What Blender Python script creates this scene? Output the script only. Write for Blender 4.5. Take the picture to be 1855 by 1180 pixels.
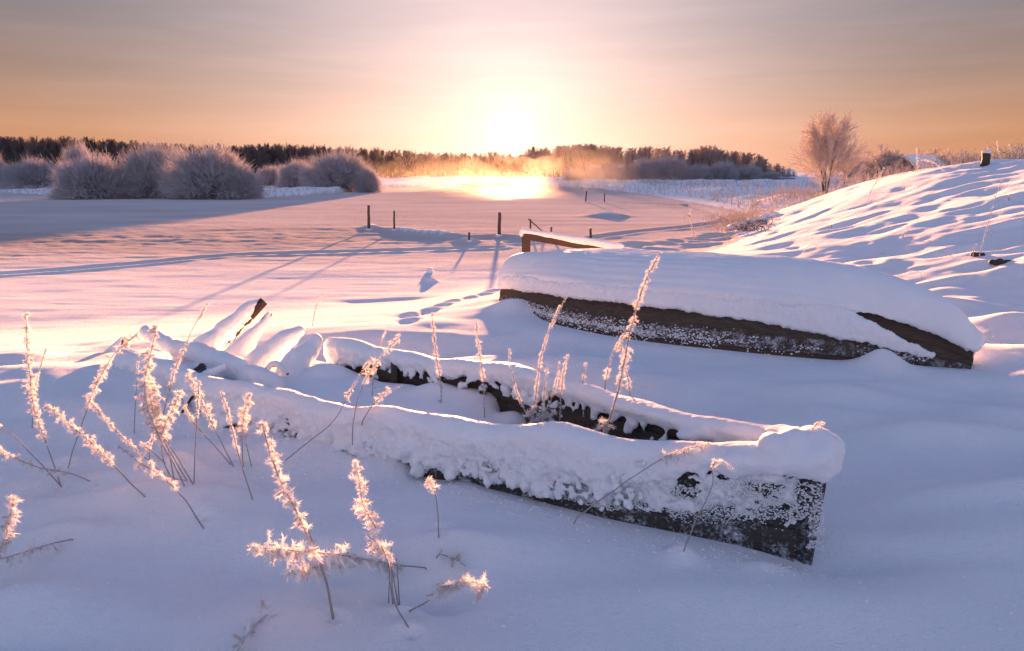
import bpy, math, random
import numpy as np
from mathutils import Vector, Matrix

R = math.radians
scene = bpy.context.scene
for o in list(scene.objects):
    bpy.data.objects.remove(o)
COL = scene.collection
rng = np.random.default_rng(7)
random.seed(7)

# ------------------------------------------------------------------ camera, sky, sun, exposure
CAM_H, PITCH, F, CX, CY = 1.6, R(13.0), 1209.0, 927.5, 590.0
SUN_EL, SUN_AZ = R(3.3), R(-0.1)            # azimuth from +Y towards +X
EXPO = 3.12
K = 2 ** EXPO

cam = bpy.data.cameras.new("camera")
cam_o = bpy.data.objects.new("camera", cam)
COL.objects.link(cam_o)
cam_o.location = (0, 0, CAM_H)
cam_o.rotation_euler = (R(90) - PITCH, 0, 0)
cam.sensor_width = 36
cam.lens = 36 * F / 1855
cam.clip_start, cam.clip_end = 0.05, 5000
scene.camera = cam_o
scene.render.engine = 'CYCLES'
scene.view_settings.view_transform = 'Standard'
scene.view_settings.look = 'None'
scene.view_settings.gamma = 1
scene.view_settings.exposure = EXPO
scene.view_settings.use_curve_mapping = False
scene.cycles.volume_max_steps = 64
scene.cycles.volume_step_rate = 1.0
scene.cycles.max_bounces = 8
scene.cycles.transparent_max_bounces = 8

SUN_DIR = Vector((math.sin(SUN_AZ) * math.cos(SUN_EL), math.cos(SUN_AZ) * math.cos(SUN_EL), math.sin(SUN_EL)))
sun = bpy.data.lights.new("sun", 'SUN')
sun.energy = 5.0
sun.angle = R(0.9)
sun.color = (1.0, 0.41, 0.18)
sun_o = bpy.data.objects.new("sun", sun)
COL.objects.link(sun_o)
sun_o.rotation_euler = SUN_DIR.to_track_quat('Z', 'Y').to_euler()


class NT:
    """little helper for building math in a node tree"""
    def __init__(s, nt): s.nt = nt
    def n(s, t, **kw):
        nd = s.nt.nodes.new(t)
        for k, v in kw.items(): setattr(nd, k, v)
        return nd
    def link(s, a, b): s.nt.links.new(a, b)
    def inp(s, nd, i, v):
        if hasattr(v, 'is_output') or isinstance(v, bpy.types.NodeSocket): s.link(v, nd.inputs[i])
        elif v is not None: nd.inputs[i].default_value = v
    def m(s, op, a, b=None, c=None, clamp=False):
        nd = s.n('ShaderNodeMath', operation=op, use_clamp=clamp)
        s.inp(nd, 0, a); s.inp(nd, 1, b); s.inp(nd, 2, c)
        return nd.outputs[0]
    def vm(s, op, a, b=None, out=0):
        nd = s.n('ShaderNodeVectorMath', operation=op)
        s.inp(nd, 0, a); s.inp(nd, 1, b)
        return nd.outputs['Value'] if op in ('DOT_PRODUCT', 'LENGTH') else nd.outputs[0]
    def vscale(s, v, f):
        nd = s.n('ShaderNodeVectorMath', operation='SCALE'); s.inp(nd, 0, v); s.inp(nd, 3, f)
        return nd.outputs[0]
    def mix(s, f, a, b):
        nd = s.n('ShaderNodeMix', data_type='RGBA')
        s.inp(nd, 0, f); s.inp(nd, 6, a); s.inp(nd, 7, b)
        return nd.outputs[2]
    def noise(s, vec, scale, detail=3, rough=0.5, dist=0.0):
        nd = s.n('ShaderNodeTexNoise')
        s.inp(nd, 'Vector', vec); nd.inputs['Scale'].default_value = scale
        nd.inputs['Detail'].default_value = detail; nd.inputs['Roughness'].default_value = rough
        nd.inputs['Distortion'].default_value = dist
        return nd.outputs[0]
    def ramp(s, f, stops, mode='LINEAR'):
        nd = s.n('ShaderNodeValToRGB'); s.inp(nd, 0, f)
        cr = nd.color_ramp; cr.interpolation = mode
        while len(cr.elements) < len(stops): cr.elements.new(0.5)
        for e, (p, c) in zip(cr.elements, stops):
            e.position = p; e.color = (*c, 1) if len(c) == 3 else c
        return nd.outputs[0]


world = bpy.data.worlds.new("World")
scene.world = world
world.use_nodes = True
wn = world.node_tree
for nd in list(wn.nodes): wn.nodes.remove(nd)
W = NT(wn)
out = W.n('ShaderNodeOutputWorld')
sky = W.n('ShaderNodeTexSky', sky_type='NISHITA')
sky.sun_disc = False
sky.sun_elevation = SUN_EL
sky.sun_rotation = SUN_AZ
bg1 = W.n('ShaderNodeBackground'); bg1.inputs[1].default_value = 0.05
dirv = W.vm('NORMALIZE', W.n('ShaderNodeTexCoord').outputs['Generated'])
sep = W.n('ShaderNodeSeparateXYZ'); W.link(dirv, sep.inputs[0])
el = W.m('MULTIPLY', W.m('ARCSINE', sep.outputs[2]), 180 / math.pi)
cosd = W.vm('DOT_PRODUCT', dirv, tuple(SUN_DIR))
theta = W.m('MULTIPLY', W.m('ARCCOSINE', W.m('MINIMUM', cosd, 0.999999)), 180 / math.pi)
# bright high dusk sky: Nishita is far too peaked near the sun for this veiled sky, so only a little of it
W.link(W.vscale(sky.outputs[0], 0.016), bg1.inputs[0])
elp = W.m('MULTIPLY', W.m('MAXIMUM', el, 0.0), 1 / 90.0, clamp=True)
base_sun = W.ramp(elp, [(0.0, (0.57, 0.215, 0.085)), (0.035, (0.53, 0.245, 0.125)), (0.075, (0.31, 0.19, 0.145)), (0.12, (0.20, 0.17, 0.185)),
                        (0.2, (0.18, 0.19, 0.27)), (0.4, (0.155, 0.22, 0.43)), (1.0, (0.165, 0.255, 0.53))])
base_anti = W.ramp(elp, [(0.0, (0.46, 0.48, 0.58)), (0.08, (0.80, 0.79, 0.96)), (0.2, (0.54, 0.60, 0.80)),
                         (0.5, (0.22, 0.27, 0.48)), (1.0, (0.165, 0.255, 0.53))])
sidef = W.m('MULTIPLY', W.m('ADD', sep.outputs[1], 0.55), 0.8, clamp=True)
base = W.mix(sidef, base_anti, base_sun)
# thin streaky cirrus, stretched along the horizon
mp = W.n('ShaderNodeMapping'); W.link(dirv, mp.inputs[0]); mp.inputs['Scale'].default_value = (1.6, 1.6, 17.0)
mp.inputs['Rotation'].default_value = (0, R(2.0), 0)
cir = W.noise(mp.outputs[0], 2.2, 5, 0.6, 0.4)
cirf = W.m('MULTIPLY', W.m('SUBTRACT', cir, 0.38), 2.6, clamp=True)
mp2 = W.n('ShaderNodeMapping'); W.link(dirv, mp2.inputs[0]); mp2.inputs['Scale'].default_value = (2.0, 2.0, 60.0)
mp2.inputs['Rotation'].default_value = (0, R(-1.5), 0)
cir2 = W.m('MULTIPLY', W.m('SUBTRACT', W.noise(mp2.outputs[0], 3.0, 4, 0.6, 0.2), 0.42), 3.0, clamp=True)


def expfall(s): return W.m('POWER', math.e, W.m('MULTIPLY', theta, -1.0 / s))
# the angle from the sun, flattened a little: the veil round a low sun is wider than it is tall
g_wide = W.m('MULTIPLY', expfall(13.0), W.m('ADD', W.m('MULTIPLY', cirf, 0.18), 0.90))
g_mid = W.m('MULTIPLY', expfall(2.7), W.m('ADD', W.m('MULTIPLY', cir2, 0.6), 0.7))
g_core = W.m('POWER', math.e, W.m('MULTIPLY', W.m('POWER', theta, 2.0), -1 / (0.85 ** 2)))
g_dome = W.m('POWER', math.e, W.m('MULTIPLY', W.m('POWER', theta, 2.0), -1 / (21.0 ** 2)))
glow = W.vm('ADD', W.vscale((0.76, 0.55, 0.54), g_wide), W.vscale((0.62, 0.34, 0.16), g_mid))
glow = W.vm('ADD', W.vm('ADD', glow, W.vscale((0.37, 0.28, 0.27), g_dome)), W.vscale((4.5, 3.6, 2.5), g_core))
cl = W.vscale((0.050, 0.032, 0.030), W.m('MULTIPLY', cirf, W.m('MULTIPLY', sidef, W.m('SUBTRACT', 1.0, W.m('MULTIPLY', elp, 2.0), clamp=True))))
veil = W.vm('ADD', W.vm('ADD', base, glow), cl)
bg2 = W.n('ShaderNodeBackground'); bg2.inputs[1].default_value = 1.0 / K
W.link(veil, bg2.inputs[0])
add = W.n('ShaderNodeAddShader')
W.link(bg1.outputs[0], add.inputs[0]); W.link(bg2.outputs[0], add.inputs[1]); W.link(add.outputs[0], out.inputs[0])
world.cycles.sampling_method = 'MANUAL'
world.cycles.sample_map_resolution = 1024

# ------------------------------------------------------------------ geometry helpers
cP, sP = math.cos(PITCH), math.sin(PITCH)


def ray(px, py):
    a, b = (px - CX) / F, (CY - py) / F
    return np.array([a, cP + b * sP, -sP + b * cP])


def at_z(px, py, z):
    d = ray(px, py); t = (z - CAM_H) / d[2]
    return np.array([0, 0, CAM_H]) + d * t


def at_y(px, py, y):
    d = ray(px, py)
    return np.array([0, 0, CAM_H]) + d * (y / d[1])


def smooth(t):
    t = np.clip(t, 0, 1); return t * t * (3 - 2 * t)


def _h(ix, iy, iz):
    n = (ix * 374761393 + iy * 668265263 + iz * 2147483647 + 1274126177).astype(np.int64) & 0xffffffff
    n = ((n ^ (n >> 13)) * 1274126177) & 0xffffffff
    n = ((n ^ (n >> 16)) * 2246822519) & 0xffffffff
    return ((n ^ (n >> 15)) & 0xffff) / 65535.0 * 2 - 1


def vnoise(x, y, z=0.0):
    x, y, z = np.broadcast_arrays(np.asarray(x, float), np.asarray(y, float), np.asarray(z, float))
    x0, y0, z0 = np.floor(x), np.floor(y), np.floor(z)
    fx, fy, fz = smooth(x - x0), smooth(y - y0), smooth(z - z0)
    x0, y0, z0 = x0.astype(np.int64), y0.astype(np.int64), z0.astype(np.int64)
    r = 0
    for i in (0, 1):
        for j in (0, 1):
            for k in (0, 1):
                w = (fx if i else 1 - fx) * (fy if j else 1 - fy) * (fz if k else 1 - fz)
                r = r + w * _h(x0 + i, y0 + j, z0 + k)
    return r


def fbm(x, y, z=0.0, oct=3, gain=0.5):
    r, a, s = 0, 1.0, 1.0
    for o in range(oct):
        r = r + a * vnoise(x * s + 17.3 * o, y * s - 9.1 * o, np.asarray(z) * s + 3.7 * o)
        a *= gain; s *= 2.03
    return r


def seg_dist(x, y, pts):
    best = np.full(np.shape(x), 1e9)
    for (ax, ay), (bx, by) in zip(pts[:-1], pts[1:]):
        dx, dy = bx - ax, by - ay
        t = np.clip(((x - ax) * dx + (y - ay) * dy) / (dx * dx + dy * dy + 1e-9), 0, 1)
        best = np.minimum(best, np.hypot(x - ax - t * dx, y - ay - t * dy))
    return best


# ------------------------------------------------------------------ terrain
RIVER = -0.5
track1 = [tuple(at_z(px, py, RIVER)[:2]) for px, py in ((-300, 507), (0, 497), (130, 488), (250, 478), (420, 462), (600, 457), (760, 453), (900, 449))]
track2 = [tuple(at_z(px, py, RIVER)[:2]) for px, py in ((930, 441), (1075, 431), (1150, 420), (1250, 411), (1300, 404), (1325, 396), (1300, 388), (1240, 372), (1130, 368), (1030, 367))]
ridge = [tuple(at_z(px, py, RIVER)[:2]) for px, py in ((672, 413), (700, 417), (760, 424), (850, 431), (900, 428), (950, 433))]
footp = []
for px, py in ((742, 577), (738, 598), (775, 568), (800, 551), (818, 536), (852, 527), (880, 519), (893, 510)):
    footp.append((*at_z(px, py, -0.1)[:2], 0.10, 0.17, 0.075))
for i in range(46):                                    # trodden snow at the foot of the slope
    t = random.random()
    p = at_z(1100 + 260 * t + random.uniform(-30, 30), 452 - 28 * t + random.uniform(-9, 9), -0.42)
    footp.append((p[0], p[1], random.uniform(0.14, 0.3), random.uniform(0.2, 0.4), random.uniform(0.04, 0.09)))
for i in range(95):                                   # hollows all over the slope
    y = random.uniform(6.5, 24); x = 3.8 + (y - 6) * 0.2 + random.uniform(0, 10)
    footp.append((x, y, random.uniform(0.12, 0.5), random.uniform(0.1, 0.3), random.uniform(0.03, 0.085)))
bumps = []                                             # (x, y, rx, ry, h)
def bump_px(px, py, rx, ry, h, z=0.0):
    p = at_z(px, py, z); bumps.append((p[0], p[1], rx, ry, h))
bump_px(1597, 660, 0.17, 0.17, 0.15)
bump_px(935, 562, 0.30, 0.28, 0.15)
bump_px(120, 700, 0.7, 0.5, 0.10)
bump_px(40, 1105, 0.22, 0.10, 0.08)
bump_px(60, 1165, 0.3, 0.08, -0.05)
bump_px(1232, 1022, 0.07, 0.06, 0.06)
bump_px(1385, 1045, 0.10, 0.07, 0.035)
bump_px(620, 1040, 0.08, 0.06, -0.03)
bump_px(790, 1068, 0.15, 0.09, -0.11)
bump_px(830, 1000, 0.2, 0.08, 0.05)
bump_px(300, 925, 0.40, 0.13, 0.10)
bump_px(150, 900, 0.3, 0.09, -0.06)
bump_px(500, 1020, 0.3, 0.12, -0.07)
bump_px(330, 960, 0.25, 0.16, 0.04)
bump_px(125, 990, 0.20, 0.07, 0.05)
bump_px(300, 880, 0.22, 0.10, 0.05)
bump_px(1700, 560, 0.5, 0.25, 0.10)
bump_px(1830, 600, 0.4, 0.25, 0.10)
bump_px(779, 492, 0.12, 0.10, 0.10, -0.3)
bump_px(730, 515, 0.5, 0.25, -0.05, -0.2)
bump_px(655, 517, 0.45, 0.2, -0.04, -0.2)
bump_px(846, 439, 0.35, 0.3, 0.14, RIVER)
bump_px(1100, 392, 0.9, 0.7, 0.20, RIVER)
bump_px(1150, 560, 1.0, 0.5, 0.03)
bump_px(1800, 905, 0.6, 0.10, 0.07)
bump_px(1640, 880, 0.3, 0.10, 0.03)
bump_px(1560, 1010, 0.25, 0.12, -0.06)
bump_px(1450, 1120, 0.5, 0.15, 0.04)
bump_px(1100, 1090, 0.4, 0.12, 0.035)
bump_px(420, 1060, 0.35, 0.2, -0.05)
bump_px(1600, 740, 0.5, 0.14, -0.04)
bump_px(1700, 800, 0.5, 0.12, 0.05)
bump_px(1700, 1010, 0.6, 0.12, -0.04)
NEARLINE = [tuple(at_z(px, py, 0)[:2]) for px, py in ((300, 715), (380, 752), (450, 774), (520, 790), (600, 811), (700, 835), (800, 856), (900, 878), (1000, 903), (1100, 928), (1200, 948), (1300, 968), (1400, 988), (1475, 1000))]
HULLLINE = [tuple(at_z(px, py, 0)[:2]) for px, py in ((905, 545), (950, 566), (1000, 585), (1100, 606), (1200, 620), (1300, 630), (1400, 640), (1500, 648), (1600, 655), (1700, 661), (1752, 663))]
bump_px(430, 690, 0.5, 0.35, 0.10)
bump_px(530, 668, 0.4, 0.3, 0.10)
bump_px(330, 700, 0.5, 0.3, 0.08)
for px, py in ((112, 887), (122, 852), (268, 906), (372, 962), (340, 872), (335, 882), (350, 878), (318, 884), (424, 847), (458, 907), (441, 848), (604, 1122), (745, 1146), (722, 1105), (795, 978), (184, 881), (572, 1000), (740, 1108)):
    bump_px(px, py + 2, 0.028, 0.024, -0.03)
    bump_px(px + random.uniform(-14, 14), py - 10, 0.07, 0.05, random.uniform(0.012, 0.03))
EDGE_X = [-60, -8, -4.5, -3, -1.2, 0.5, 3, 6, 14]
EDGE_Y = [3.6, 4.2, 5.6, 6.6, 7.6, 9.5, 12.0, 15.0, 22.0]


def H(x, y):
    x = np.asarray(x, float); y = np.asarray(y, float)
    e = np.interp(x, EDGE_X, EDGE_Y)
    bank = 1 - smooth((y - e + 1.2) / 6.0)
    b = RIVER * (1 - bank)
    # the slope on the right
    xf = np.interp(y, [0, 8, 16, 20, 25, 34], [3.5, 4.0, 4.6, 5.4, 7.4, 10.0])
    top = np.interp(y, [-30, 0, 12, 18.5, 20, 22.5, 24, 26, 28, 30, 32, 45], [1.62, 1.62, 1.80, 1.93, 1.90, 1.72, 1.58, 1.30, 0.80, 0.12, -0.15, -0.2])
    top = top + np.clip(x - 14.4, 0, 12) * 0.01 * smooth((26 - y) / 8)
    s = smooth((x - xf) / (14.4 - xf + 0.01))
    z = b + np.maximum(top - b, 0) * s
    inhill = smooth((x - xf) / 2.0) * smooth((40 - y) / 8) * (1 - 0.6 * smooth((y - 17) / 5))
    z = z + inhill * (0.11 * fbm(x * 0.34 + y * .10, y * 0.36 - x * .1, 1.0, 2) + 0.042 * fbm(x * 1.0 + y * .3, y * 1.3 - x * .35, 4.0, 3))
    # banks of the river further off
    yfar = np.interp(x, [-400, -90, -52, -37, -20, -18, -15, -8, 0, 9, 16, 400], [75, 70, 66, 56, 52, 60, 92, 107, 113, 92, 70, 60])
    xr = np.interp(y, [0, 28, 36, 49, 78, 100, 120], [60, 11.2, 12.0, 13.2, 9.5, 6, 0])
    land = np.maximum(smooth((y - yfar) / 3.5), smooth((x - xr) / 3.0) * (y > 24))
    lumps = 0.22 * fbm(x * 0.22, y * 0.22, 8.0, 3) + 0.08 * fbm(x * .9, y * .9, 3.0, 2)
    z = np.where(land > 0, z + land * (0.42 + lumps) * smooth((y - 24) / 12), z)
    near = smooth((9 - y) / 5)
    # wind relief: broad swells close by, faint ripples on the river
    z = z + near * (0.115 * fbm(x * 0.8 + y * .5 + 3, y * 1.3 - x * .2, 2.0, 2) + 0.016 * fbm(x * 2.0 + y, y * 3.4 - x * .5, 5.0, 2))
    riv = smooth((y - 5) / 5) * (1 - land) * (1 - inhill)
    z = z + riv * (0.012 * fbm(x * 0.30 - y * .05, y * 0.9, 6.0, 2) + 0.0035 * fbm(x * 1.1, y * 4.0, 9.0, 3))
    rough = np.exp(-((y - (23 + 0.12 * x)) / 5.0) ** 2) * smooth((2 - x) / 6)
    z = z + riv * rough * 0.018 * fbm(x * 1.6, y * 3.2, 12.0, 3)
    for trk, w, dpt in ((track1, 0.17, 0.085), (track2, 0.20, 0.10)):
        ax = [p[0] for p in trk]; ay = [p[1] for p in trk]
        msk = (x > min(ax) - 1) & (x < max(ax) + 1) & (y > min(ay) - 1) & (y < max(ay) + 1)
        if np.any(msk):
            xs, ys = x[msk] if x.ndim else x, y[msk] if y.ndim else y
            d = seg_dist(xs, ys, trk) + 0.035 * vnoise(xs * 3, ys * 3, 2.0)
            dz = -dpt * np.exp(-(d / w) ** 2) + 0.025 * np.exp(-((d - 2.1 * w) / (0.8 * w)) ** 2)
            if z.ndim: z[msk] += dz
            else: z = z + dz
    d = seg_dist(x, y, ridge)
    z = z + 0.17 * np.exp(-(d / 0.30) ** 2) * (0.75 + 0.4 * vnoise(x * 1.1, y * .8, 3.0))
    dl = seg_dist(x, y, NEARLINE[:7])
    z = z + np.where(y < 8, 0.055 * np.exp(-(dl / 0.10) ** 2) * np.clip(0.3 + 1.3 * vnoise(x * 4.5, y * 4.5, 7.0), -0.3, 1.1), 0)
    for ln, wd in ((NEARLINE[7:], 0.30), (HULLLINE, 0.35)):
        d = seg_dist(x, y, ln)
        z = np.where((y < 10) & (d < 1.5), z * (1 - np.exp(-(d / wd) ** 2)) - 0.022 * np.exp(-(d / 0.13) ** 2), z)
    for cx, cy, rx, ry, h in footp:
        z = z - h * np.exp(-(((x - cx) / rx) ** 2 + ((y - cy) / ry) ** 2)) + 0.35 * h * np.exp(-(((x - cx) / (1.5 * rx)) ** 2 + ((y - cy - 1.7 * ry) / (0.8 * ry)) ** 2))
    for cx, cy, rx, ry, h in bumps:
        z = z + h * np.exp(-(((x - cx) / rx) ** 2 + ((y - cy) / ry) ** 2))
    return z


def on_ground(px, py):
    d = ray(px, py); lo = 1.0
    ts = np.concatenate([np.linspace(0.8, 30, 1500), np.geomspace(30.05, 400, 1200)])
    P = np.array([0, 0, CAM_H]) + ts[:, None] * d
    g = P[:, 2] - H(P[:, 0], P[:, 1])
    i = np.argmax(g < 0) if np.any(g < 0) else len(ts) - 1
    return np.array([P[i, 0], P[i, 1], H(P[i:i + 1, 0], P[i:i + 1, 1])[0]])


def new_mesh(name, verts, faces, smooth_sh=True):
    """verts (n,3), faces (m,3|4) numpy or list of arrays"""
    me = bpy.data.meshes.new(name)
    verts = np.asarray(verts, np.float32)
    fl = faces if isinstance(faces, list) else [faces]
    fl = [np.asarray(f, np.int32) for f in fl if len(f)]
    nl = sum(f.size for f in fl); nf = sum(len(f) for f in fl)
    me.vertices.add(len(verts)); me.vertices.foreach_set('co', verts.ravel())
    me.loops.add(nl); me.loops.foreach_set('vertex_index', np.concatenate([f.ravel() for f in fl]))
    me.polygons.add(nf)
    tot = np.concatenate([np.full(len(f), f.shape[1], np.int32) for f in fl])
    st = np.concatenate([[0], np.cumsum(tot)[:-1]]).astype(np.int32)
    me.polygons.foreach_set('loop_start', st)
    me.update(calc_edges=True)
    me.polygons.foreach_set('use_smooth', np.full(nf, smooth_sh))
    me.validate()
    return me


def link(name, me, mat=None, parent=None, loc=None, label=None, cat=None, group=None, kind=None):
    o = bpy.data.objects.new(name, me); COL.objects.link(o)
    if mat is not None and me is not None and not me.materials: me.materials.append(mat)
    if parent is not None:
        o.parent = parent
        o.location = tuple(-np.array(parent.location)) if loc is None else loc
    elif loc is not None: o.location = loc
    if label: o['label'] = label
    if cat: o['category'] = cat
    if group: o['group'] = group
    if kind: o['kind'] = kind
    return o


def thing(name, loc, label, cat, group=None):
    o = bpy.data.objects.new(name, None); COL.objects.link(o)
    o.location = tuple(float(v) for v in loc); o.empty_display_size = 0.1
    o['label'] = label; o['category'] = cat
    if group: o['group'] = group
    return o


# ------------------------------------------------------------------ materials
def mat_new(name):
    m = bpy.data.materials.new(name); m.use_nodes = True
    t = NT(m.node_tree)
    return m, t, m.node_tree.nodes['Principled BSDF'], m.node_tree.nodes['Material Output']


def bump(t, h, dist, strength=1.0, nrm=None):
    b = t.n('ShaderNodeBump'); b.inputs['Strength'].default_value = strength; b.inputs['Distance'].default_value = dist
    t.link(h, b.inputs['Height'])
    if nrm is not None: t.link(nrm, b.inputs['Normal'])
    return b.outputs[0]


def snow_material(name, grain=1.0, ground=False):
    m, t, p, o = mat_new(name)
    pos = t.n('ShaderNodeNewGeometry').outputs['Position']
    n1 = t.noise(pos, 120 if ground else 170, 3, 0.7)
    n2 = t.noise(pos, 24, 3, 0.55)
    b1 = bump(t, n1, (0.0060 if ground else 0.0034) * grain)
    b2 = bump(t, n2, 0.006 * grain, 1.0, b1)
    t.link(b2, p.inputs['Normal'])
    col = t.ramp(t.noise(pos, 3.0, 3), [(0.3, (0.84, 0.855, 0.90)), (0.7, (0.88, 0.89, 0.92))])
    col = t.mix(t.m('MULTIPLY', t.m('SUBTRACT', n1, 0.5), 1.6, clamp=True), col, (0.70, 0.72, 0.78, 1))
    p.inputs['Roughness'].default_value = 0.62
    p.inputs['Specular IOR Level'].default_value = 0.0 if ground else 0.05
    if not ground:
        p.inputs['Subsurface Weight'].default_value = 0.35
        p.inputs['Subsurface Radius'].default_value = (1.0, 0.9, 0.85)
        p.inputs['Subsurface Scale'].default_value = 0.025
    if ground:
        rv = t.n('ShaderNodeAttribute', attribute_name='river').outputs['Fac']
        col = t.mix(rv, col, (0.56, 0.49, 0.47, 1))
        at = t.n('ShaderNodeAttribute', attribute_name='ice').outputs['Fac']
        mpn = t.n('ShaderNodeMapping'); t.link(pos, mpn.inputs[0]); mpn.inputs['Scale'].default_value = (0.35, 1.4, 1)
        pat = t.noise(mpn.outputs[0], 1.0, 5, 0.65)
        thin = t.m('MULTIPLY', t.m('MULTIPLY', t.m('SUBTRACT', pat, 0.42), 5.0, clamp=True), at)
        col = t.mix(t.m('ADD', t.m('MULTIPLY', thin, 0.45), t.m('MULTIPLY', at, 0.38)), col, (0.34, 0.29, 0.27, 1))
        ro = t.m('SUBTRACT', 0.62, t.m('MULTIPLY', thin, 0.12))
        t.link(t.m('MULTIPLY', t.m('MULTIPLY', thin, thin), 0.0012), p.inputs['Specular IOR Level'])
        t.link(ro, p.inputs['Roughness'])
    t.link(col, p.inputs['Base Color'])
    return m


SNOW = snow_material("snow", 1.0)
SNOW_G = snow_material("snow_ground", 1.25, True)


def twig_material(name, col, trans, rough=0.8, tcol=None):
    m, t, p, o = mat_new(name)
    pos = t.n('ShaderNodeNewGeometry').outputs['Position']
    c = t.mix(t.noise(pos, 1.3, 3), tuple(v * 0.75 for v in col) + (1,), tuple(min(1, v * 1.2) for v in col) + (1,))
    t.link(c, p.inputs['Base Color']); p.inputs['Roughness'].default_value = rough
    p.inputs['Specular IOR Level'].default_value = 0.3
    tr = t.n('ShaderNodeBsdfTranslucent'); t.inp(tr, 0, (*(tcol or col), 1))
    mx = t.n('ShaderNodeMixShader'); mx.inputs[0].default_value = trans
    t.link(p.outputs[0], mx.inputs[1]); t.link(tr.outputs[0], mx.inputs[2]); t.link(mx.outputs[0], o.inputs[0])
    return m


FROST = twig_material("frost_crystal", (0.93, 0.93, 0.94), 0.5)
BRACT = twig_material("frosted_seed_head", (0.74, 0.64, 0.60), 0.40)
STEM = twig_material("frosted_stem", (0.34, 0.28, 0.27), 0.0)
TWIG = twig_material("rimed_twig", (0.60, 0.58, 0.62), 0.32)
TWIG_PALE = twig_material("rimed_birch_twig", (0.60, 0.54, 0.52), 0.3)
TWIG_DARK = twig_material("forest_twig", (0.24, 0.19, 0.18), 0.3)
TWIG_BELT = twig_material("rimed_belt_twig", (0.50, 0.42, 0.40), 0.35)
BARK = twig_material("dark_bark", (0.07, 0.055, 0.05), 0.0)
SPRUCE = twig_material("spruce_needles", (0.065, 0.06, 0.045), 0.05)
REED = twig_material("dry_reed", (0.52, 0.46, 0.43), 0.3)


def wood_material(name, dark, light, frost, grain_axis=(1, 1, 1), frost_scale=30.0, frost_top=0.0):
    m, t, p, o = mat_new(name)
    pos = t.n('ShaderNodeNewGeometry').outputs['Position']
    mpn = t.n('ShaderNodeMapping'); t.link(pos, mpn.inputs[0]); mpn.inputs['Scale'].default_value = grain_axis
    g = t.noise(mpn.outputs[0], 9, 6, 0.65, 1.2)
    c = t.ramp(g, [(0.32, dark), (0.7, light)])
    f1 = t.noise(pos, frost_scale, 5, 0.7, 0.3)
    f2 = t.noise(pos, frost_scale * 0.13, 3, 0.6)
    f = t.m('ADD', t.m('MULTIPLY', f1, 0.62), t.m('MULTIPLY', f2, 0.5))
    thr = 0.86 - 0.50 * frost
    fr = t.m('MULTIPLY', t.m('SUBTRACT', f, thr), 8.0, clamp=True)
    col = t.mix(t.m('MULTIPLY', fr, 0.9), c, (0.72, 0.74, 0.80, 1))
    t.link(col, p.inputs['Base Color']); p.inputs['Roughness'].default_value = 0.75
    b1 = bump(t, g, 0.004); b2 = bump(t, fr, 0.008, 1.0, b1); t.link(b2, p.inputs['Normal'])
    return m


WOOD_NEAR = wood_material("weathered_plank", (0.016, 0.013, 0.012), (0.07, 0.058, 0.05), 0.62, (1.2, 1.2, 9), 62)
WOOD_IN = wood_material("inner_plank", (0.016, 0.012, 0.010), (0.11, 0.075, 0.05), 0.22, (1.2, 1.2, 10), 70)
WOOD_RED = wood_material("brown_hull_plank", (0.030, 0.019, 0.014), (0.10, 0.055, 0.036), 0.25, (1.0, 1.0, 10), 40)
WOOD_FROST = wood_material("rimed_hull_plank", (0.03, 0.02, 0.016), (0.10, 0.06, 0.045), 0.62, (1.0, 1.0, 6), 95)
WOOD_DARK = wood_material('dark_timber', (0.010, 0.008, 0.007), (0.045, 0.028, 0.02), 0.2, (3, 3, 3), 40)
WOOD_POST = wood_material("post_wood", (0.05, 0.035, 0.028), (0.18, 0.11, 0.075), 0.15, (8, 8, 1), 30)
ICEDARK = wood_material("frozen_soil", (0.02, 0.017, 0.015), (0.06, 0.045, 0.035), 0.35)

# ------------------------------------------------------------------ ground sheet
ys = [-60, -45, -33, -24, -17, -12, -8, -5, -3, -1.6, -0.6, 0.1, 0.6, 1.0, 1.3]
y = 1.5
while y < 42:
    ys.append(y); y += max(0.0085, 0.78 * y * y / (2.0 * 667) * (0.75 if y > 6 else 1.0))
while y < 170:
    ys.append(y); y += 0.35 + (y - 42) * 0.02
while y < 1800:
    ys.append(y); y *= 1.10
ys = np.array(ys)
uin = np.linspace(-1.06, 1.06, 640)
uout = 1.06 + np.geomspace(0.01, 12, 26)
us = np.concatenate([-uout[::-1], uin, uout])
wy = np.where(ys > 1.3, 0.79 * ys + 0.5, 1.55)
wy = np.maximum(wy, 1.55)
GX = us[None, :] * wy[:, None]
GY = np.repeat(ys[:, None], len(us), 1)
GZ = H(GX, GY)
ny, nx = GX.shape
idx = np.arange(ny * nx).reshape(ny, nx)
F4 = np.stack([idx[:-1, :-1], idx[:-1, 1:], idx[1:, 1:], idx[1:, :-1]], -1).reshape(-1, 4)
gm = new_mesh("snow_ground", np.stack([GX, GY, GZ], -1).reshape(-1, 3), F4)
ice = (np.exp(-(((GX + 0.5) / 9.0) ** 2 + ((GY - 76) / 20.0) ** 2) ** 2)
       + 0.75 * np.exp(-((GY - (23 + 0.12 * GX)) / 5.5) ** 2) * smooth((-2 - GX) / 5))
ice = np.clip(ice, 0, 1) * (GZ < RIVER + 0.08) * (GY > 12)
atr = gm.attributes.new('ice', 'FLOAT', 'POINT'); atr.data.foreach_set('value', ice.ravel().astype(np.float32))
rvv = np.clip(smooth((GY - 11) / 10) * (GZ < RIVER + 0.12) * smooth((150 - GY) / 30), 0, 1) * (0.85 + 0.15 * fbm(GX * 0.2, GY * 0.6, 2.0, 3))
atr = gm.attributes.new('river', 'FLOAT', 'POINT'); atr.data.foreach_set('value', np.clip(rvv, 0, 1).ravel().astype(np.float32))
link("snow_ground", gm, SNOW_G, kind='structure')

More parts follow.
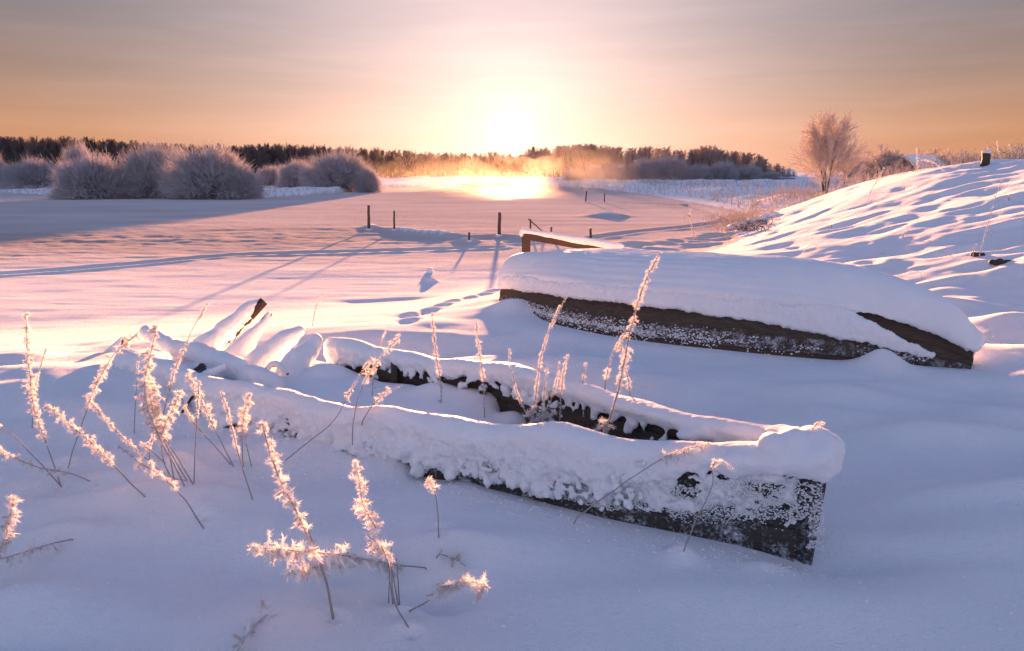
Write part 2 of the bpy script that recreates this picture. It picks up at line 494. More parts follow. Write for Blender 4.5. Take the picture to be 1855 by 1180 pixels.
# ------------------------------------------------------------------ small shape helpers
def ico(sub):
    import bmesh
    bm = bmesh.new(); bmesh.ops.create_icosphere(bm, subdivisions=sub, radius=1)
    v = np.array([x.co[:] for x in bm.verts]); f = np.array([[q.index for q in x.verts] for x in bm.faces]); bm.free()
    return v, f
ICO1, ICO2 = ico(1), ico(2)


def frame(d):
    d = np.asarray(d, float); d = d / (np.linalg.norm(d) + 1e-12)
    a = np.array([0, 0, 1.0]) if abs(d[2]) < 0.9 else np.array([1.0, 0, 0])
    u = np.cross(d, a); u /= np.linalg.norm(u); v = np.cross(u, d)
    return u, v, d


class MB:
    def __init__(s): s.v = []; s.f3 = []; s.f4 = []; s.n = 0
    def add(s, v, f):
        f = np.asarray(f)
        (s.f3 if f.shape[1] == 3 else s.f4).append(f + s.n); s.v.append(np.asarray(v, float)); s.n += len(v)
    def ell(s, c, r, rot=None, sub=2):
        v, f = ICO2 if sub == 2 else ICO1
        v = v * np.asarray(r)
        if rot is not None: v = v @ np.asarray(rot).T
        s.add(v + np.asarray(c), f)
    def tube(s, pts, rad, n=6, cap=True):
        pts = np.asarray(pts, float); rad = np.broadcast_to(rad, (len(pts),))
        tang = np.gradient(pts, axis=0)
        u, v, _ = frame(tang.mean(0) if len(pts) > 1 else tang[0])
        vs = []
        for p, t, r in zip(pts, tang, rad):
            t = t / (np.linalg.norm(t) + 1e-9)
            uu = u - t * np.dot(u, t); uu /= np.linalg.norm(uu) + 1e-9; vv = np.cross(t, uu)
            a = np.arange(n) * 2 * math.pi / n
            vs.append(p + r * (np.cos(a)[:, None] * uu + np.sin(a)[:, None] * vv))
        m = len(pts); V = np.concatenate(vs)
        i = np.arange(n); j = (i + 1) % n
        fs = np.concatenate([np.stack([k * n + i, k * n + j, (k + 1) * n + j, (k + 1) * n + i], 1) for k in range(m - 1)])
        base = s.n; s.add(V, fs)
        if cap:
            s.add(np.array([pts[0], pts[-1]]), np.zeros((0, 3), int))
            c0, c1 = s.n - 2, s.n - 1
            s.f3.append(np.stack([base + j, base + i, np.full(n, c0)], 1)); s.f3.append(np.stack([base + (m - 1) * n + i, base + (m - 1) * n + j, np.full(n, c1)], 1))
    def box(s, c, dx, dy, dz):
        """centre and three half-extent vectors"""
        c = np.asarray(c, float); dx, dy, dz = map(np.asarray, (dx, dy, dz))
        v = [c + a * dx + b * dy + e * dz for a in (-1, 1) for b in (-1, 1) for e in (-1, 1)]
        s.add(v, [[0, 1, 3, 2], [4, 6, 7, 5], [0, 4, 5, 1], [2, 3, 7, 6], [0, 2, 6, 4], [1, 5, 7, 3]])
    def segs(s, P0, P1, r0, r1, n=3):
        """many tapered prisms at once"""
        P0, P1 = np.asarray(P0, float), np.asarray(P1, float)
        d = P1 - P0; L = np.linalg.norm(d, axis=1, keepdims=True) + 1e-9; d = d / L
        a = np.where(np.abs(d[:, 2:3]) < 0.9, np.array([[0, 0, 1.0]]), np.array([[1.0, 0, 0]]))
        u = np.cross(d, a); u /= np.linalg.norm(u, axis=1, keepdims=True); v = np.cross(u, d)
        ang = np.arange(n) * 2 * math.pi / n
        ring = np.cos(ang)[None, :, None] * u[:, None, :] + np.sin(ang)[None, :, None] * v[:, None, :]
        r0 = np.broadcast_to(r0, (len(P0),)); r1 = np.broadcast_to(r1, (len(P0),))
        A = P0[:, None, :] + ring * r0[:, None, None]; B = P1[:, None, :] + ring * r1[:, None, None]
        V = np.concatenate([A, B], 1).reshape(-1, 3)
        i = np.arange(n); j = (i + 1) % n
        q = np.stack([i, j, n + j, n + i], 1)
        Fc = (np.arange(len(P0))[:, None, None] * 2 * n + q[None]).reshape(-1, 4)
        s.add(V, Fc)
    def spikes(s, P, D, L, w):
        """three-sided needles: base points P, directions D, lengths L, base half-widths w"""
        P, D = np.asarray(P, float), np.asarray(D, float)
        D = D / (np.linalg.norm(D, axis=1, keepdims=True) + 1e-9)
        a = np.where(np.abs(D[:, 2:3]) < 0.9, np.array([[0, 0, 1.0]]), np.array([[1.0, 0, 0]]))
        u = np.cross(D, a); u /= np.linalg.norm(u, axis=1, keepdims=True); v = np.cross(u, D)
        ang = np.arange(3) * 2 * math.pi / 3
        w = np.broadcast_to(w, (len(P),))
        ring = (np.cos(ang)[None, :, None] * u[:, None] + np.sin(ang)[None, :, None] * v[:, None]) * w[:, None, None]
        V = np.concatenate([P[:, None] + ring, (P + D * np.asarray(L)[:, None])[:, None]], 1).reshape(-1, 3)
        q = np.array([[0, 1, 3], [1, 2, 3], [2, 0, 3]])
        s.add(V, (np.arange(len(P))[:, None, None] * 4 + q[None]).reshape(-1, 3))
    def mesh(s, name, sm=True):
        return new_mesh(name, np.concatenate(s.v), [np.concatenate(a) for a in (s.f3, s.f4) if a], sm)


def remesh(mb, voxel, disp=(), smooth_it=2, seed=0.0):
    """fuse overlapping closed shapes into one skin, soften, then roughen with noise"""
    me = mb.mesh("tmp")
    ob = bpy.data.objects.new("tmp", me); COL.objects.link(ob)
    md = ob.modifiers.new("r", 'REMESH'); md.mode = 'VOXEL'; md.voxel_size = voxel; md.adaptivity = 0
    dg = bpy.context.evaluated_depsgraph_get()
    m2 = bpy.data.meshes.new_from_object(ob.evaluated_get(dg))
    bpy.data.objects.remove(ob); bpy.data.meshes.remove(me)
    n = len(m2.vertices); co = np.empty(n * 3, np.float32); m2.vertices.foreach_get('co', co); co = co.reshape(-1, 3).astype(float)
    ed = np.empty(len(m2.edges) * 2, np.int32); m2.edges.foreach_get('vertices', ed); ed = ed.reshape(-1, 2)
    deg = np.bincount(ed.ravel(), minlength=n).astype(float)[:, None]
    for _ in range(smooth_it):
        acc = np.stack([np.bincount(ed[:, 0], co[ed[:, 1], k], n) + np.bincount(ed[:, 1], co[ed[:, 0], k], n) for k in range(3)], 1)
        co = co * 0.4 + acc / deg * 0.6
    m2.vertices.foreach_set('co', co.astype(np.float32).ravel()); m2.update()
    nr = np.empty(n * 3, np.float32); m2.vertices.foreach_get('normal', nr); nr = nr.reshape(-1, 3)
    for (sx, sy, sz), amp, fn in disp:
        d = fbm(co[:, 0] * sx + seed, co[:, 1] * sy, co[:, 2] * sz, 3)
        a = amp * (fn(co, nr) if fn else 1.0)
        co = co + nr * (d * a)[:, None]
    m2.vertices.foreach_set('co', co.astype(np.float32).ravel())
    m2.polygons.foreach_set('use_smooth', np.ones(len(m2.polygons), bool)); m2.update()
    m2.materials.clear()
    return m2


def side_rough(co, nr):               # rime on the sides and undersides, smooth on top
    return np.clip(1.0 - np.clip(nr[:, 2], 0, 1) * 1.25, 0.05, 1)


def resample(pts, step):
    pts = np.asarray(pts, float)
    d = np.concatenate([[0], np.cumsum(np.linalg.norm(np.diff(pts[:, :3], axis=0), axis=1))])
    n = max(2, int(d[-1] / step) + 1); t = np.linspace(0, d[-1], n)
    return np.stack([np.interp(t, d, pts[:, k]) for k in range(pts.shape[1])], 1)


def catmull(pts, k=6):
    pts = np.asarray(pts, float); P = np.concatenate([[2 * pts[0] - pts[1]], pts, [2 * pts[-1] - pts[-2]]]); o = []
    for i in range(1, len(P) - 2):
        for t in np.arange(k) / k:
            o.append(0.5 * (2 * P[i] + (P[i + 1] - P[i - 1]) * t + (2 * P[i - 1] - 5 * P[i] + 4 * P[i + 1] - P[i + 2]) * t * t + (3 * P[i] - P[i - 1] - 3 * P[i + 1] + P[i + 2]) * t ** 3))
    o.append(P[-2]); return np.array(o)

# ------------------------------------------------------------------ the open wreck in front
# px, ground line, top of the snow, lower edge of the snow (pixels of the photograph, turned into metres at once)
NEAR = [(228, 690, 634, 690), (300, 715, 648, 712), (380, 752, 680, 738), (450, 774, 688, 764), (520, 790, 706, 780), (600, 811, 724, 806), (700, 835, 738, 822),
        (800, 856, 752, 836), (900, 878, 762, 858), (1000, 903, 763, 876), (1100, 928, 788, 878), (1200, 948, 799, 852), (1300, 968, 802, 845),
        (1400, 988, 800, 846), (1475, 1000, 782, 858)]
rows = []
for px, g, tp, sb in NEAR:
    p = at_z(px, g, 0.0); z1 = at_y(px, tp, p[1] + 0.02)[2]; z0 = at_y(px, sb, p[1])[2]
    rows.append((p[0], p[1], z1, z0))
near_path = resample(catmull(rows, 5), 0.028)
FAR = [(598, 612, 0.33), (650, 618, 0.34), (700, 630, 0.345), (760, 640, 0.36), (800, 650, 0.365), (850, 652, 0.375), (900, 656, 0.385), (950, 668, 0.395), (1000, 680, 0.40),
       (1100, 708, 0.42), (1200, 736, 0.44), (1300, 757, 0.45), (1380, 768, 0.46), (1440, 770, 0.50)]
frow = []
for px, tp, z in FAR:
    p = at_z(px, tp, z); frow.append((p[0], p[1], z))
far_path = resample(catmull(frow, 5), 0.028)

boat1 = thing("wrecked_boat", (-0.6, 3.4, 0), "open wreck of a narrow plank boat in the foreground, both sides capped with thick snow", "boat")


def low_rough(co, nr):               # lumpier towards the hanging edge
    return side_rough(co, nr) * np.clip(1.35 - (co[:, 2] - 0.02) * 3.6, 0.12, 1.25)


def smooth_disp(): return [((3, 3, 3), 0.012, None), ((10, 10, 9), 0.032, low_rough), ((24, 24, 20), 0.021, low_rough), ((65, 65, 50), 0.008, low_rough), ((55, 55, 55), 0.0025, None)]


mb = MB()
tn = np.gradient(near_path[:, :2], axis=0); tn /= np.linalg.norm(tn, axis=1, keepdims=True)
for i, ((x, yy, z1, z0), t) in enumerate(zip(near_path, tn)):
    rot = np.array([[t[0], -t[1], 0], [t[1], t[0], 0], [0, 0, 1]])
    wob = 0.012 * vnoise(i * 0.11, 1.0, 3.0)
    z0 = z0 + 0.05 * float(fbm(i * 0.045, 3.0, 1.0, 3)); hgt = max(0.05, (z1 - z0) * 0.5); fr = i / len(near_path)
    wd = 0.082 + 0.012 * vnoise(i * 0.07, 7.0) + 0.03 * smooth((fr - 0.93) / 0.07)
    # a rounded roll on the rim and a drape hanging from it
    rr = min(hgt, 0.085)
    mb.ell((x, yy + 0.015, z1 - rr + wob), (0.045, wd, rr), rot)
    mb.ell((x, yy - 0.012, (z1 + z0) / 2 + wob - 0.01), (0.045, wd * 0.62, hgt), rot)
for k in range(330):                  # ragged lower edge and hanging lumps
    i = int(random.betavariate(1, 1) * (len(near_path) - 1)); x, yy, z1, z0 = near_path[i]
    r = random.uniform(0.012, 0.034)
    zz = z0 + random.uniform(-0.02, 0.09)
    mb.ell((x + random.uniform(-.02, .02), yy - 0.045 - random.uniform(0, 0.02), max(zz, 0.01)), (r * random.uniform(.8, 1.5), r * 0.8, r * random.uniform(0.7, 1.2)), None, 1)
# the big dome of snow on the end post
q = near_path[-1]
for px, py, r in ((1478, 806, 0.098), (1440, 800, 0.072), (1500, 812, 0.078), (1496, 836, 0.070), (1400, 806, 0.055), (1465, 835, 0.06)):
    p = at_y(px, py, q[1] + 0.05); mb.ell(p, (r, r * 1.15, r * 0.98))
me = remesh(mb, 0.0105, smooth_disp(), 3)
link("snow_cap", me, SNOW, boat1)

mb = MB()
tf = np.gradient(far_path[:, :2], axis=0); tf /= np.linalg.norm(tf, axis=1, keepdims=True)
for i, ((x, yy, z1), t) in enumerate(zip(far_path, tf)):
    rot = np.array([[t[0], -t[1], 0], [t[1], t[0], 0], [0, 0, 1]])
    f = i / len(far_path)
    hh = 0.075 + 0.02 * vnoise(i * 0.06, 4.0) - 0.028 * smooth((f - 0.3) / 0.2)
    mb.ell((x, yy, z1 - hh + 0.010 * vnoise(i * .13, 2.0)), (0.045, 0.078 + 0.01 * vnoise(i * .09, 9.0), hh), rot)
    if vnoise(i * 0.05 + 11, 0.5) > 0.1:
        mb.ell((x, yy - 0.045, z1 - hh * 1.6), (0.045, 0.035, hh * 0.8), rot)
for k in range(150):
    i = random.randrange(len(far_path)); x, yy, z1 = far_path[i]; r = random.uniform(0.010, 0.03)
    mb.ell((x, yy - 0.065, z1 - random.uniform(0.11, 0.17)), (r, r * .7, r * 1.2), None, 1)
for px, py, z, r in ((1250, 788, .36, .06), (1280, 780, .38, .08), (1320, 775, .38, .07), (1420, 785, .44, .07), (1395, 790, .42, .05)):
    p = at_z(px, py, z); mb.ell(p, (r * 1.3, r, r * 0.55))
me = remesh(mb, 0.011, smooth_disp(), 3, 5.0)
link("snow_cap", me, SNOW, boat1)

# snow lying inside the hull
mb = MB()
for i in range(0, 60):
    a = near_path[int(np.interp(i, [0, 59], [40, len(near_path) - 8]))]; b = far_path[int(np.interp(i, [0, 59], [0, len(far_path) - 3]))]
    fr = i / 59
    zf = np.interp(fr, [0, .2, .33, .42, .52, .7, .8, .9, 1], [0.12, .13, .16, .17, .02, .0, .03, .24, .33])
    half = 0.5 * math.hypot(a[0] - b[0], a[1] - b[1]); rr_ = min(0.14, half * 0.55)
    for t in np.linspace(min(0.4, rr_ * 0.6 / half), 1 - min(0.4, rr_ * 0.5 / half), 7):
        c = a[:3] * (1 - t) + np.array([b[0], b[1], 0]) * t
        mb.ell((c[0], c[1], zf - rr_ * 0.86 + 0.02 * vnoise(c[0] * 3, c[1] * 3)), (rr_, rr_, rr_ * 0.93))
for px, py, z, r in ((655, 688, .12, .10), (790, 705, .17, .16), (850, 715, .15, .17), (925, 752, .08, .09), (590, 668, .16, .14)):
    p = at_z(px, py, z); mb.ell(p - np.array([0, 0, r * .5]), (r * 1.4, r, r * 0.75))
me = remesh(mb, 0.02, [((2.5, 2.5, 2.5), 0.02, None)], 8)
link("inner_snow", me, SNOW, boat1)


def wall(path, zlo, zhi, th, off=0.0, side=1):
    """a plank: a strip following a plan path between two heights, with thickness"""
    p = np.asarray(path)[:, :2]; t = np.gradient(p, axis=0); t /= np.linalg.norm(t, axis=1, keepdims=True)
    n = np.stack([t[:, 1], -t[:, 0]], 1) * side
    m = len(p); zl = np.broadcast_to(zlo, (m,)); zh = np.broadcast_to(zhi, (m,))
    A = p + n * off; B = p + n * (off - th)
    V = np.concatenate([np.c_[A, zl], np.c_[A, zh], np.c_[B, zh], np.c_[B, zl]])
    i = np.arange(m - 1); Fq = []
    for a, b in ((0, 1), (1, 2), (2, 3), (3, 0)):
        Fq.append(np.stack([a * m + i, a * m + i + 1, b * m + i + 1, b * m + i], 1))
    ends = [[0, m, 2 * m, 3 * m], [m - 1, 4 * m - 1, 3 * m - 1, 2 * m - 1]]
    return V, np.concatenate(Fq + [np.array(ends)])


def plank(parent, path, zlo, zhi, th, off, mat, name="side_plank", side=1):
    V, f = wall(path, zlo, zhi, th, off, side)
    return link(name, new_mesh(name, V, f, False), mat, parent)


sub = near_path[:-3][::-1][::4][::-1]
ztop = sub[:, 2] - 0.09
plank(boat1, sub, -0.06, 0.10 + 0 * ztop, 0.03, 0.022, WOOD_NEAR)
plank(boat1, sub, 0.09, np.maximum(ztop * 0.62, 0.13), 0.03, 0.010, WOOD_NEAR)
plank(boat1, sub, np.maximum(ztop * 0.62, 0.13) - 0.012, np.maximum(ztop, 0.15), 0.03, -0.004, WOOD_NEAR)
fs = far_path[::4]; zt = fs[:, 2] - 0.035
plank(boat1, fs, -0.06, zt * 0.36, 0.028, 0.012, WOOD_IN)
plank(boat1, fs, zt * 0.36 - 0.012, zt * 0.70, 0.028, 0.0, WOOD_IN)
plank(boat1, fs, zt * 0.70 - 0.012, zt, 0.028, -0.012, WOOD_IN)
# frames standing against the far planks, and a thwart end with a patch of dry yellow wood
for px in (715, 880, 1075):
    p = near = far_path[np.argmin(np.abs([(CX + F * v[0] / (v[1] * cP + (CAM_H - v[2]) * sP)) - px for v in far_path]))]
    m2 = MB(); m2.box((p[0] - .01, p[1] - 0.045, 0.15), (0.022, 0, 0), (0, 0.02, 0), (0, 0.01, 0.16))
    link("rib", m2.mesh("rib", False), WOOD_IN, boat1)
# stern post: two faces at the end of the boat
e = near_path[-1]
m2 = MB()
d2 = tn[-4]
zc = 0.5 * (0.345 - 0.08)
ax = np.array([d2[0], d2[1], 0]); nn = np.array([-d2[1], d2[0], 0])
endp = at_z(1462, 998, 0.0)
m2.box((endp[0] - .03, endp[1] + 0.03, 0.13), ax * 0.055, nn * 0.020, np.array([0.012, 0, 0.215]))
link("end_board", m2.mesh("end_board", False), WOOD_NEAR, boat1)
m2 = MB()
m2.box((endp[0] + 0.035, endp[1] + 0.065, 0.13), np.array([.020, .0, 0]), np.array([0.018, 0.07, 0]), np.array([0.014, 0.002, 0.212]))
link("end_post", m2.mesh("end_post", False), WOOD_NEAR, boat1)

# frost and rime caked on the outside near the end
mb = MB()
for k in range(2300):
    px = random.uniform(1030, 1440); g = np.interp(px, [1030, 1100, 1475], [909, 928, 1000]); tpx = 856
    f = random.random()
    py = tpx + (g - 12 - tpx) * f
    dens = vnoise(px * 0.020, py * 0.035, 4.0) + 0.6 * vnoise(px * 0.07 + py * 0.06, py * 0.11 - px * .02, 6.0) + 0.45 * math.sin(px * 0.06 + py * 0.11) * (0.5 if px > 1290 else .15) + (0.55 if f < 0.74 - 0.0016 * (px - 1200) + .1 else -0.5) - 1.1 * math.exp(-((px - 1232) / 30) ** 2 - ((py - 884) / 17) ** 2)
    if dens < 0.0: continue
    gp = at_z(px, g, 0.0); p = at_y(px, py, gp[1] - 0.012)
    r = random.uniform(0.0035, 0.0125) * (1.4 if px < 1300 else 1) * (0.8 + max(0, dens) * .55)
    mb.ell(p, (r * 1.4, r * 0.8, r), None, 1)
for k in range(1300):
    px = random.choice((random.uniform(570, 720), random.uniform(560, 1180), random.uniform(480, 1180)))
    g = np.interp(px, [a[0] for a in NEAR], [a[1] for a in NEAR]); sb = np.interp(px, [a[0] for a in NEAR], [a[3] for a in NEAR])
    py = random.uniform(sb - 26, max(g - 4, sb) + 2)
    if vnoise(px * 0.022, py * 0.03, 9.0) + .5 * vnoise(px * 0.07, py * 0.09, 3.0) < 0.0: continue
    gp = at_z(px, g, 0.0); p = at_y(px, py, gp[1] - 0.05)
    r = random.uniform(0.006, 0.018); mb.ell(p, (r * 1.1, r * 0.9, r), None, 1)
me = remesh(mb, 0.0062, [((70, 70, 70), 0.006, None)], 1)
o = link("rime_crust", me, SNOW, boat1); o['kind'] = 'stuff'

mb = MB()
cp = []
for k in range(1500):
    yy = random.uniform(1.7, 6.5); cp.append((random.uniform(-0.85, 0.85) * (yy + 0.3), yy))
for k in range(1500):                 # crumbs fallen from the rims
    i = random.randrange(len(near_path)); cp.append((near_path[i][0] + random.gauss(0, 0.05), near_path[i][1] - 0.08 - abs(random.gauss(0, 0.13))))
for k in range(500):
    i = random.randrange(1, len(G0) - 1) if False else random.randrange(len(HULLLINE) - 1); f = random.random()
    cp.append((HULLLINE[i][0] * (1 - f) + HULLLINE[i + 1][0] * f, HULLLINE[i][1] * (1 - f) + HULLLINE[i + 1][1] * f - 0.03 - abs(random.gauss(0, 0.10))))
cp = np.array(cp); cz = H(cp[:, 0], cp[:, 1])
for (cx, cy), z_ in zip(cp, cz):
    r = min(0.008, 0.002 + random.expovariate(1 / 0.0018)); mb.ell((cx, cy, z_ + r * 0.15), (r * random.uniform(.8, 1.5), r, r * .8), None, 1)
link("snow_crumbs", mb.mesh("crumbs"), SNOW, kind='stuff', label="crumbs of snow and frost fallen on the snow near the boats", cat="snow")

mb = MB()
for k in range(9000):                 # fine frost grains over the end of the near side, broken by slanting cracks
    px = random.uniform(1040, 1492) if k % 3 else random.uniform(600, 1100)
    g = np.interp(px, [600, 700, 800, 900, 1000, 1100, 1475, 1492], [811, 835, 856, 878, 903, 928, 1000, 1002]); f = random.random() ** 0.8
    top_ = 856 if px > 1040 else g - 34
    py = top_ + (g - 4 - top_) * f
    d_ = math.hypot(px - 1385, (py - 975) * 2.2)
    crack = abs(vnoise(px * 0.018 + py * 0.012, py * 0.055 - px * 0.020, 3.0)) + 0.4 * abs(vnoise(px * 0.05, py * 0.10 - px * .03, 8.0))
    if crack < 0.16 or (d_ < 75 and random.random() < 0.9) or vnoise(px * 0.02, py * 0.03, 14.0) < -0.25: continue
    gp = at_z(px, g, 0.0); p = at_y(px, py, gp[1] - 0.024)
    r = random.uniform(0.0018, 0.0048); mb.ell(p, (r * 1.3, r * 1.1, r), None, 1)
o = link("frost_grains", mb.mesh("grains"), SNOW, boat1); o['kind'] = 'stuff'

# ------------------------------------------------------------------ timbers and logs at the broken left end
def spine(pix):
    """pixel polyline with depth: (px, py, y)"""
    return np.array([at_y(a, b, c) for a, b, c in pix])


def snowy_timber(name, label, cat, pix, r0, r1, wood=True, flat=1.0, wmat=WOOD_DARK, group=None, woff=(0.02, 0.015, -0.02), wr=0.75, vox=0.011, ext_k=0.55):
    P = resample(catmull(spine(pix), 5), 0.02)
    t = thing(name, P[0], label, cat, group)
    m_ = MB(); n = len(P)
    for i, p in enumerate(P):
        r = 1.0 * np.interp(i, [0, n - 1], [r0, r1]) * (1 + 0.16 * vnoise(i * .13, r0 * 100) + 0.08 * vnoise(i * .4, r0 * 50)) * (0.7 + 0.3 * smooth((n - 1 - i) / 5))
        p = p + np.array([vnoise(i * .15, r0 * 31, 1.), 0, vnoise(i * .15, r0 * 17, 5.)]) * r0 * 0.14
        m_.ell(p, (r, r, r * flat))
    link("snow_cover", remesh(m_, vox, [((3, 3, 3), 0.008, None), ((12, 12, 12), 0.006, side_rough), ((40, 40, 40), 0.005, side_rough), ((6, 6, 6), 0.010, None)], 3, r0 * 77), SNOW, t)
    if wood:
        w = MB(); Q = P[::3] + np.array(woff)
        ext = P[-1] - P[-3]; ext /= np.linalg.norm(ext)
        Q = np.concatenate([Q, [P[-1] + np.array(woff) + ext * (r1 * ext_k)]])
        w.tube(Q, np.interp(np.arange(len(Q)), [0, len(Q) - 1], [r0 * wr, r1 * wr]), 10)
        link("timber", w.mesh("timber", False), wmat, t)
    return t


snowy_timber("snowy_timber", "tallest slanting timber of the broken boat end, dark brown where its snow has fallen off", "timber",
             [(345, 660, 5.35), (395, 612, 5.5), (438, 575, 5.62), (470, 546, 5.7)], 0.15, 0.052, woff=(0.017, 0.0, -0.018), wr=0.74, wmat=WOOD_DARK)
snowy_timber("snowy_timber", "second slanting timber, pointed and snow covered, just right of the tallest one", "timber",
             [(395, 680, 5.15), (435, 635, 5.25), (465, 600, 5.3), (486, 570, 5.35)], 0.13, 0.034, woff=(0.0, 0.01, -0.004), wr=0.62)
snowy_timber("snowy_timber", "broad snow covered slab leaning in the middle of the broken boat end", "timber",
             [(448, 682, 4.9), (485, 645, 5.0), (515, 618, 5.05), (540, 600, 5.1)], 0.13, 0.085, woff=(0.0, 0.02, -0.01), wr=0.5, ext_k=0.1)
snowy_timber("snowy_timber", "wide snowy slab against the left end of the far boat side", "timber",
             [(520, 682, 4.75), (545, 652, 4.85), (562, 628, 4.95), (570, 616, 4.97)], 0.12, 0.078, woff=(0.0, 0.02, -0.01), wr=0.5, ext_k=0.1)
snowy_timber("snowy_log", "long round log under snow lying across the broken boat end", "log",
             [(265, 600, 5.75), (300, 622, 5.4), (350, 638, 5.15), (400, 656, 4.9), (455, 682, 4.6), (500, 700, 4.4)], 0.066, 0.095, woff=(0, 0.02, -0.015), wr=0.5, ext_k=0.0)
snowy_timber("snowy_timber", "small wedge of snowy timber standing at the far left of the pile", "timber",
             [(200, 652, 5.7), (212, 630, 5.75), (222, 612, 5.8)], 0.085, 0.03, woff=(0.01, 0.01, -0.02))
snowy_timber("snowy_log", "stubby log end with frosty end grain poking out between the snow rolls", "log",
             [(325, 684, 4.75), (345, 674, 4.72), (362, 664, 4.68)], 0.045, 0.038, woff=(0.010, -0.004, -0.010), wr=0.8, wmat=WOOD_FROST)
snowy_timber("snowy_log", "short snowy stub beside the start of the near boat rim", "log",
             [(365, 690, 4.5), (385, 675, 4.52), (405, 666, 4.55)], 0.04, 0.035, wood=False)
snowy_timber("snowy_branch", "thin snow coated stick leaning against the near boat rim", "branch",
             [(322, 755, 4.12), (345, 720, 4.2), (372, 688, 4.25)], 0.014, 0.018, wr=0.6, woff=(0.008, -0.004, -0.006), vox=0.006)
snowy_timber("snowy_branch", "bent snowy branch curling out left of the boat rim", "branch",
             [(232, 660, 5.3), (200, 664, 5.25), (165, 668, 5.2), (145, 676, 5.15), (170, 685, 5.1)], 0.02, 0.018, wr=0.6, woff=(0, 0, -0.008), vox=0.008)
snowy_timber("snow_arch", "little arch of snow over a stem inside the wreck", "twig",
             [(482, 672, 4.62), (492, 660, 4.62), (505, 660, 4.62), (520, 674, 4.62)], 0.022, 0.022, wr=0.4, woff=(0, 0, -0.012), vox=0.008)

# ------------------------------------------------------------------ the upturned boat
ST = [(905, 545, 520, 460), (950, 566, 527, 450), (1000, 585, 537, 449), (1100, 606, 550, 452), (1200, 620, 561, 457), (1300, 630, 574, 463),
      (1400, 640, 589, 470), (1500, 648, 605, 480), (1600, 655, 626, 502), (1700, 661, 648, 546), (1752, 663, 660, 588)]
G = np.array([at_z(a, b, 0.0) for a, b, c, d in ST])
bow = np.array([3.90, 5.42]); cor = G[0, :2]
ax2 = bow - (cor + np.array([0.21, 0.28])); L2 = np.linalg.norm(ax2); ax2 /= L2
C0 = cor + np.array([0.21, 0.28]); n2 = np.array([ax2[1], -ax2[0]])          # towards the camera
sst = (G[:, :2] - C0) @ ax2; hwt = np.abs((G[:, :2] - C0) @ n2)
ztopt = np.array([at_y(a, d, g[1] + 0.75 * h)[2] for (a, b, c, d), g, h in zip(ST, G, hwt)])
zsnt = np.array([at_y(a, c, g[1] + 0.03)[2] for (a, b, c, d), g in zip(ST, G)])
ns = 150
S = np.linspace(sst[0], L2 - 0.01, ns)
hw = np.interp(S, np.append(sst, L2), np.append(hwt, 0.03)); hw = np.convolve(np.pad(hw, 6, 'edge'), np.ones(13) / 13, 'valid')
ZT = np.interp(S, np.append(sst, L2 + .02), np.append(ztopt, 0.22)); ZT = np.convolve(np.pad(ZT, 3, 'edge'), np.ones(7) / 7, 'valid')
ZS = np.interp(S, sst, zsnt)
HT = ZT - 0.13                       # bottom of the hull under the snow
boat2 = thing("upturned_boat", (C0[0] + 1.5 * ax2[0], C0[1] + 1.5 * ax2[1], 0), "wooden boat lying upside down under a thick rounded blanket of snow", "boat")


def hullpt(i, off, z, j=0.0): return np.array([*(C0 + ax2 * (S[i] + j) + n2 * off), z])


def jt(): return random.uniform(-0.018, 0.018)


def hull_prof(i, f):
    """f 0 gunwale .. 1 chine -> offset and height; the side leans inwards going up"""
    hs = HT[i] * 0.62
    return hw[i] * (1 - 0.24 * f ** 1.3), -0.10 * (1 - f) + hs * f


NST = 4
for sgn in (1, -1):
    for k in range(NST):
        f0, f1 = k / NST, (k + 1) / NST + 0.03
        V = []
        for i in range(ns):
            o0, z0 = hull_prof(i, f0); o1, z1 = hull_prof(i, min(f1, 1)); e_ = 0.012 if k else 0.02
            V += [hullpt(i, sgn * (o0 + e_), z0), hullpt(i, sgn * (o1 - 0.004), z1), hullpt(i, sgn * (o1 - 0.026), z1), hullpt(i, sgn * (o0 - 0.012), z0)]
        i = np.arange(ns - 1)[:, None] * 4
        Fq = np.concatenate([np.concatenate([i + a, i + 4 + a, i + 4 + b, i + b], 1) for a, b in ((0, 1), (1, 2), (2, 3), (3, 0))])
        mt = [WOOD_RED, WOOD_FROST, WOOD_IN, WOOD_RED][k]
        link("hull_plank", new_mesh("hull_plank", V, Fq, False), mt, boat2)
# flat bottom of the hull, cambered
V = []; m = 17
for i in range(ns):
    o1, z1 = hull_prof(i, 1.0)
    for t in np.linspace(-1, 1, m):
        V.append(hullpt(i, o1 * t * 0.995, z1 + (HT[i] - z1) * (1 - abs(t) ** 2.4)))
idx2 = np.arange(ns * m).reshape(ns, m)
Fq = np.stack([idx2[:-1, :-1], idx2[:-1, 1:], idx2[1:, 1:], idx2[1:, :-1]], -1).reshape(-1, 4)
link("boat_bottom", new_mesh("boat_bottom", V, Fq, True), WOOD_IN, boat2)
V = [hullpt(0, hw[0], -0.1)] + [hullpt(0, hull_prof(0, 1)[0] * t, hull_prof(0, 1)[1] + (HT[0] - hull_prof(0, 1)[1]) * (1 - abs(t) ** 2.4)) for t in np.linspace(1, -1, 12)] + [hullpt(0, -hw[0], -0.1)]
V = np.array(V); V2 = V + np.array([*(ax2 * 0.03), 0]); nV = len(V); c = V.mean(0)
Fa = [[i, (i + 1) % nV, nV * 2] for i in range(nV)]
link("transom", new_mesh("transom", np.concatenate([V, V2, [c]]), np.array(Fa), False), WOOD_RED, boat2)

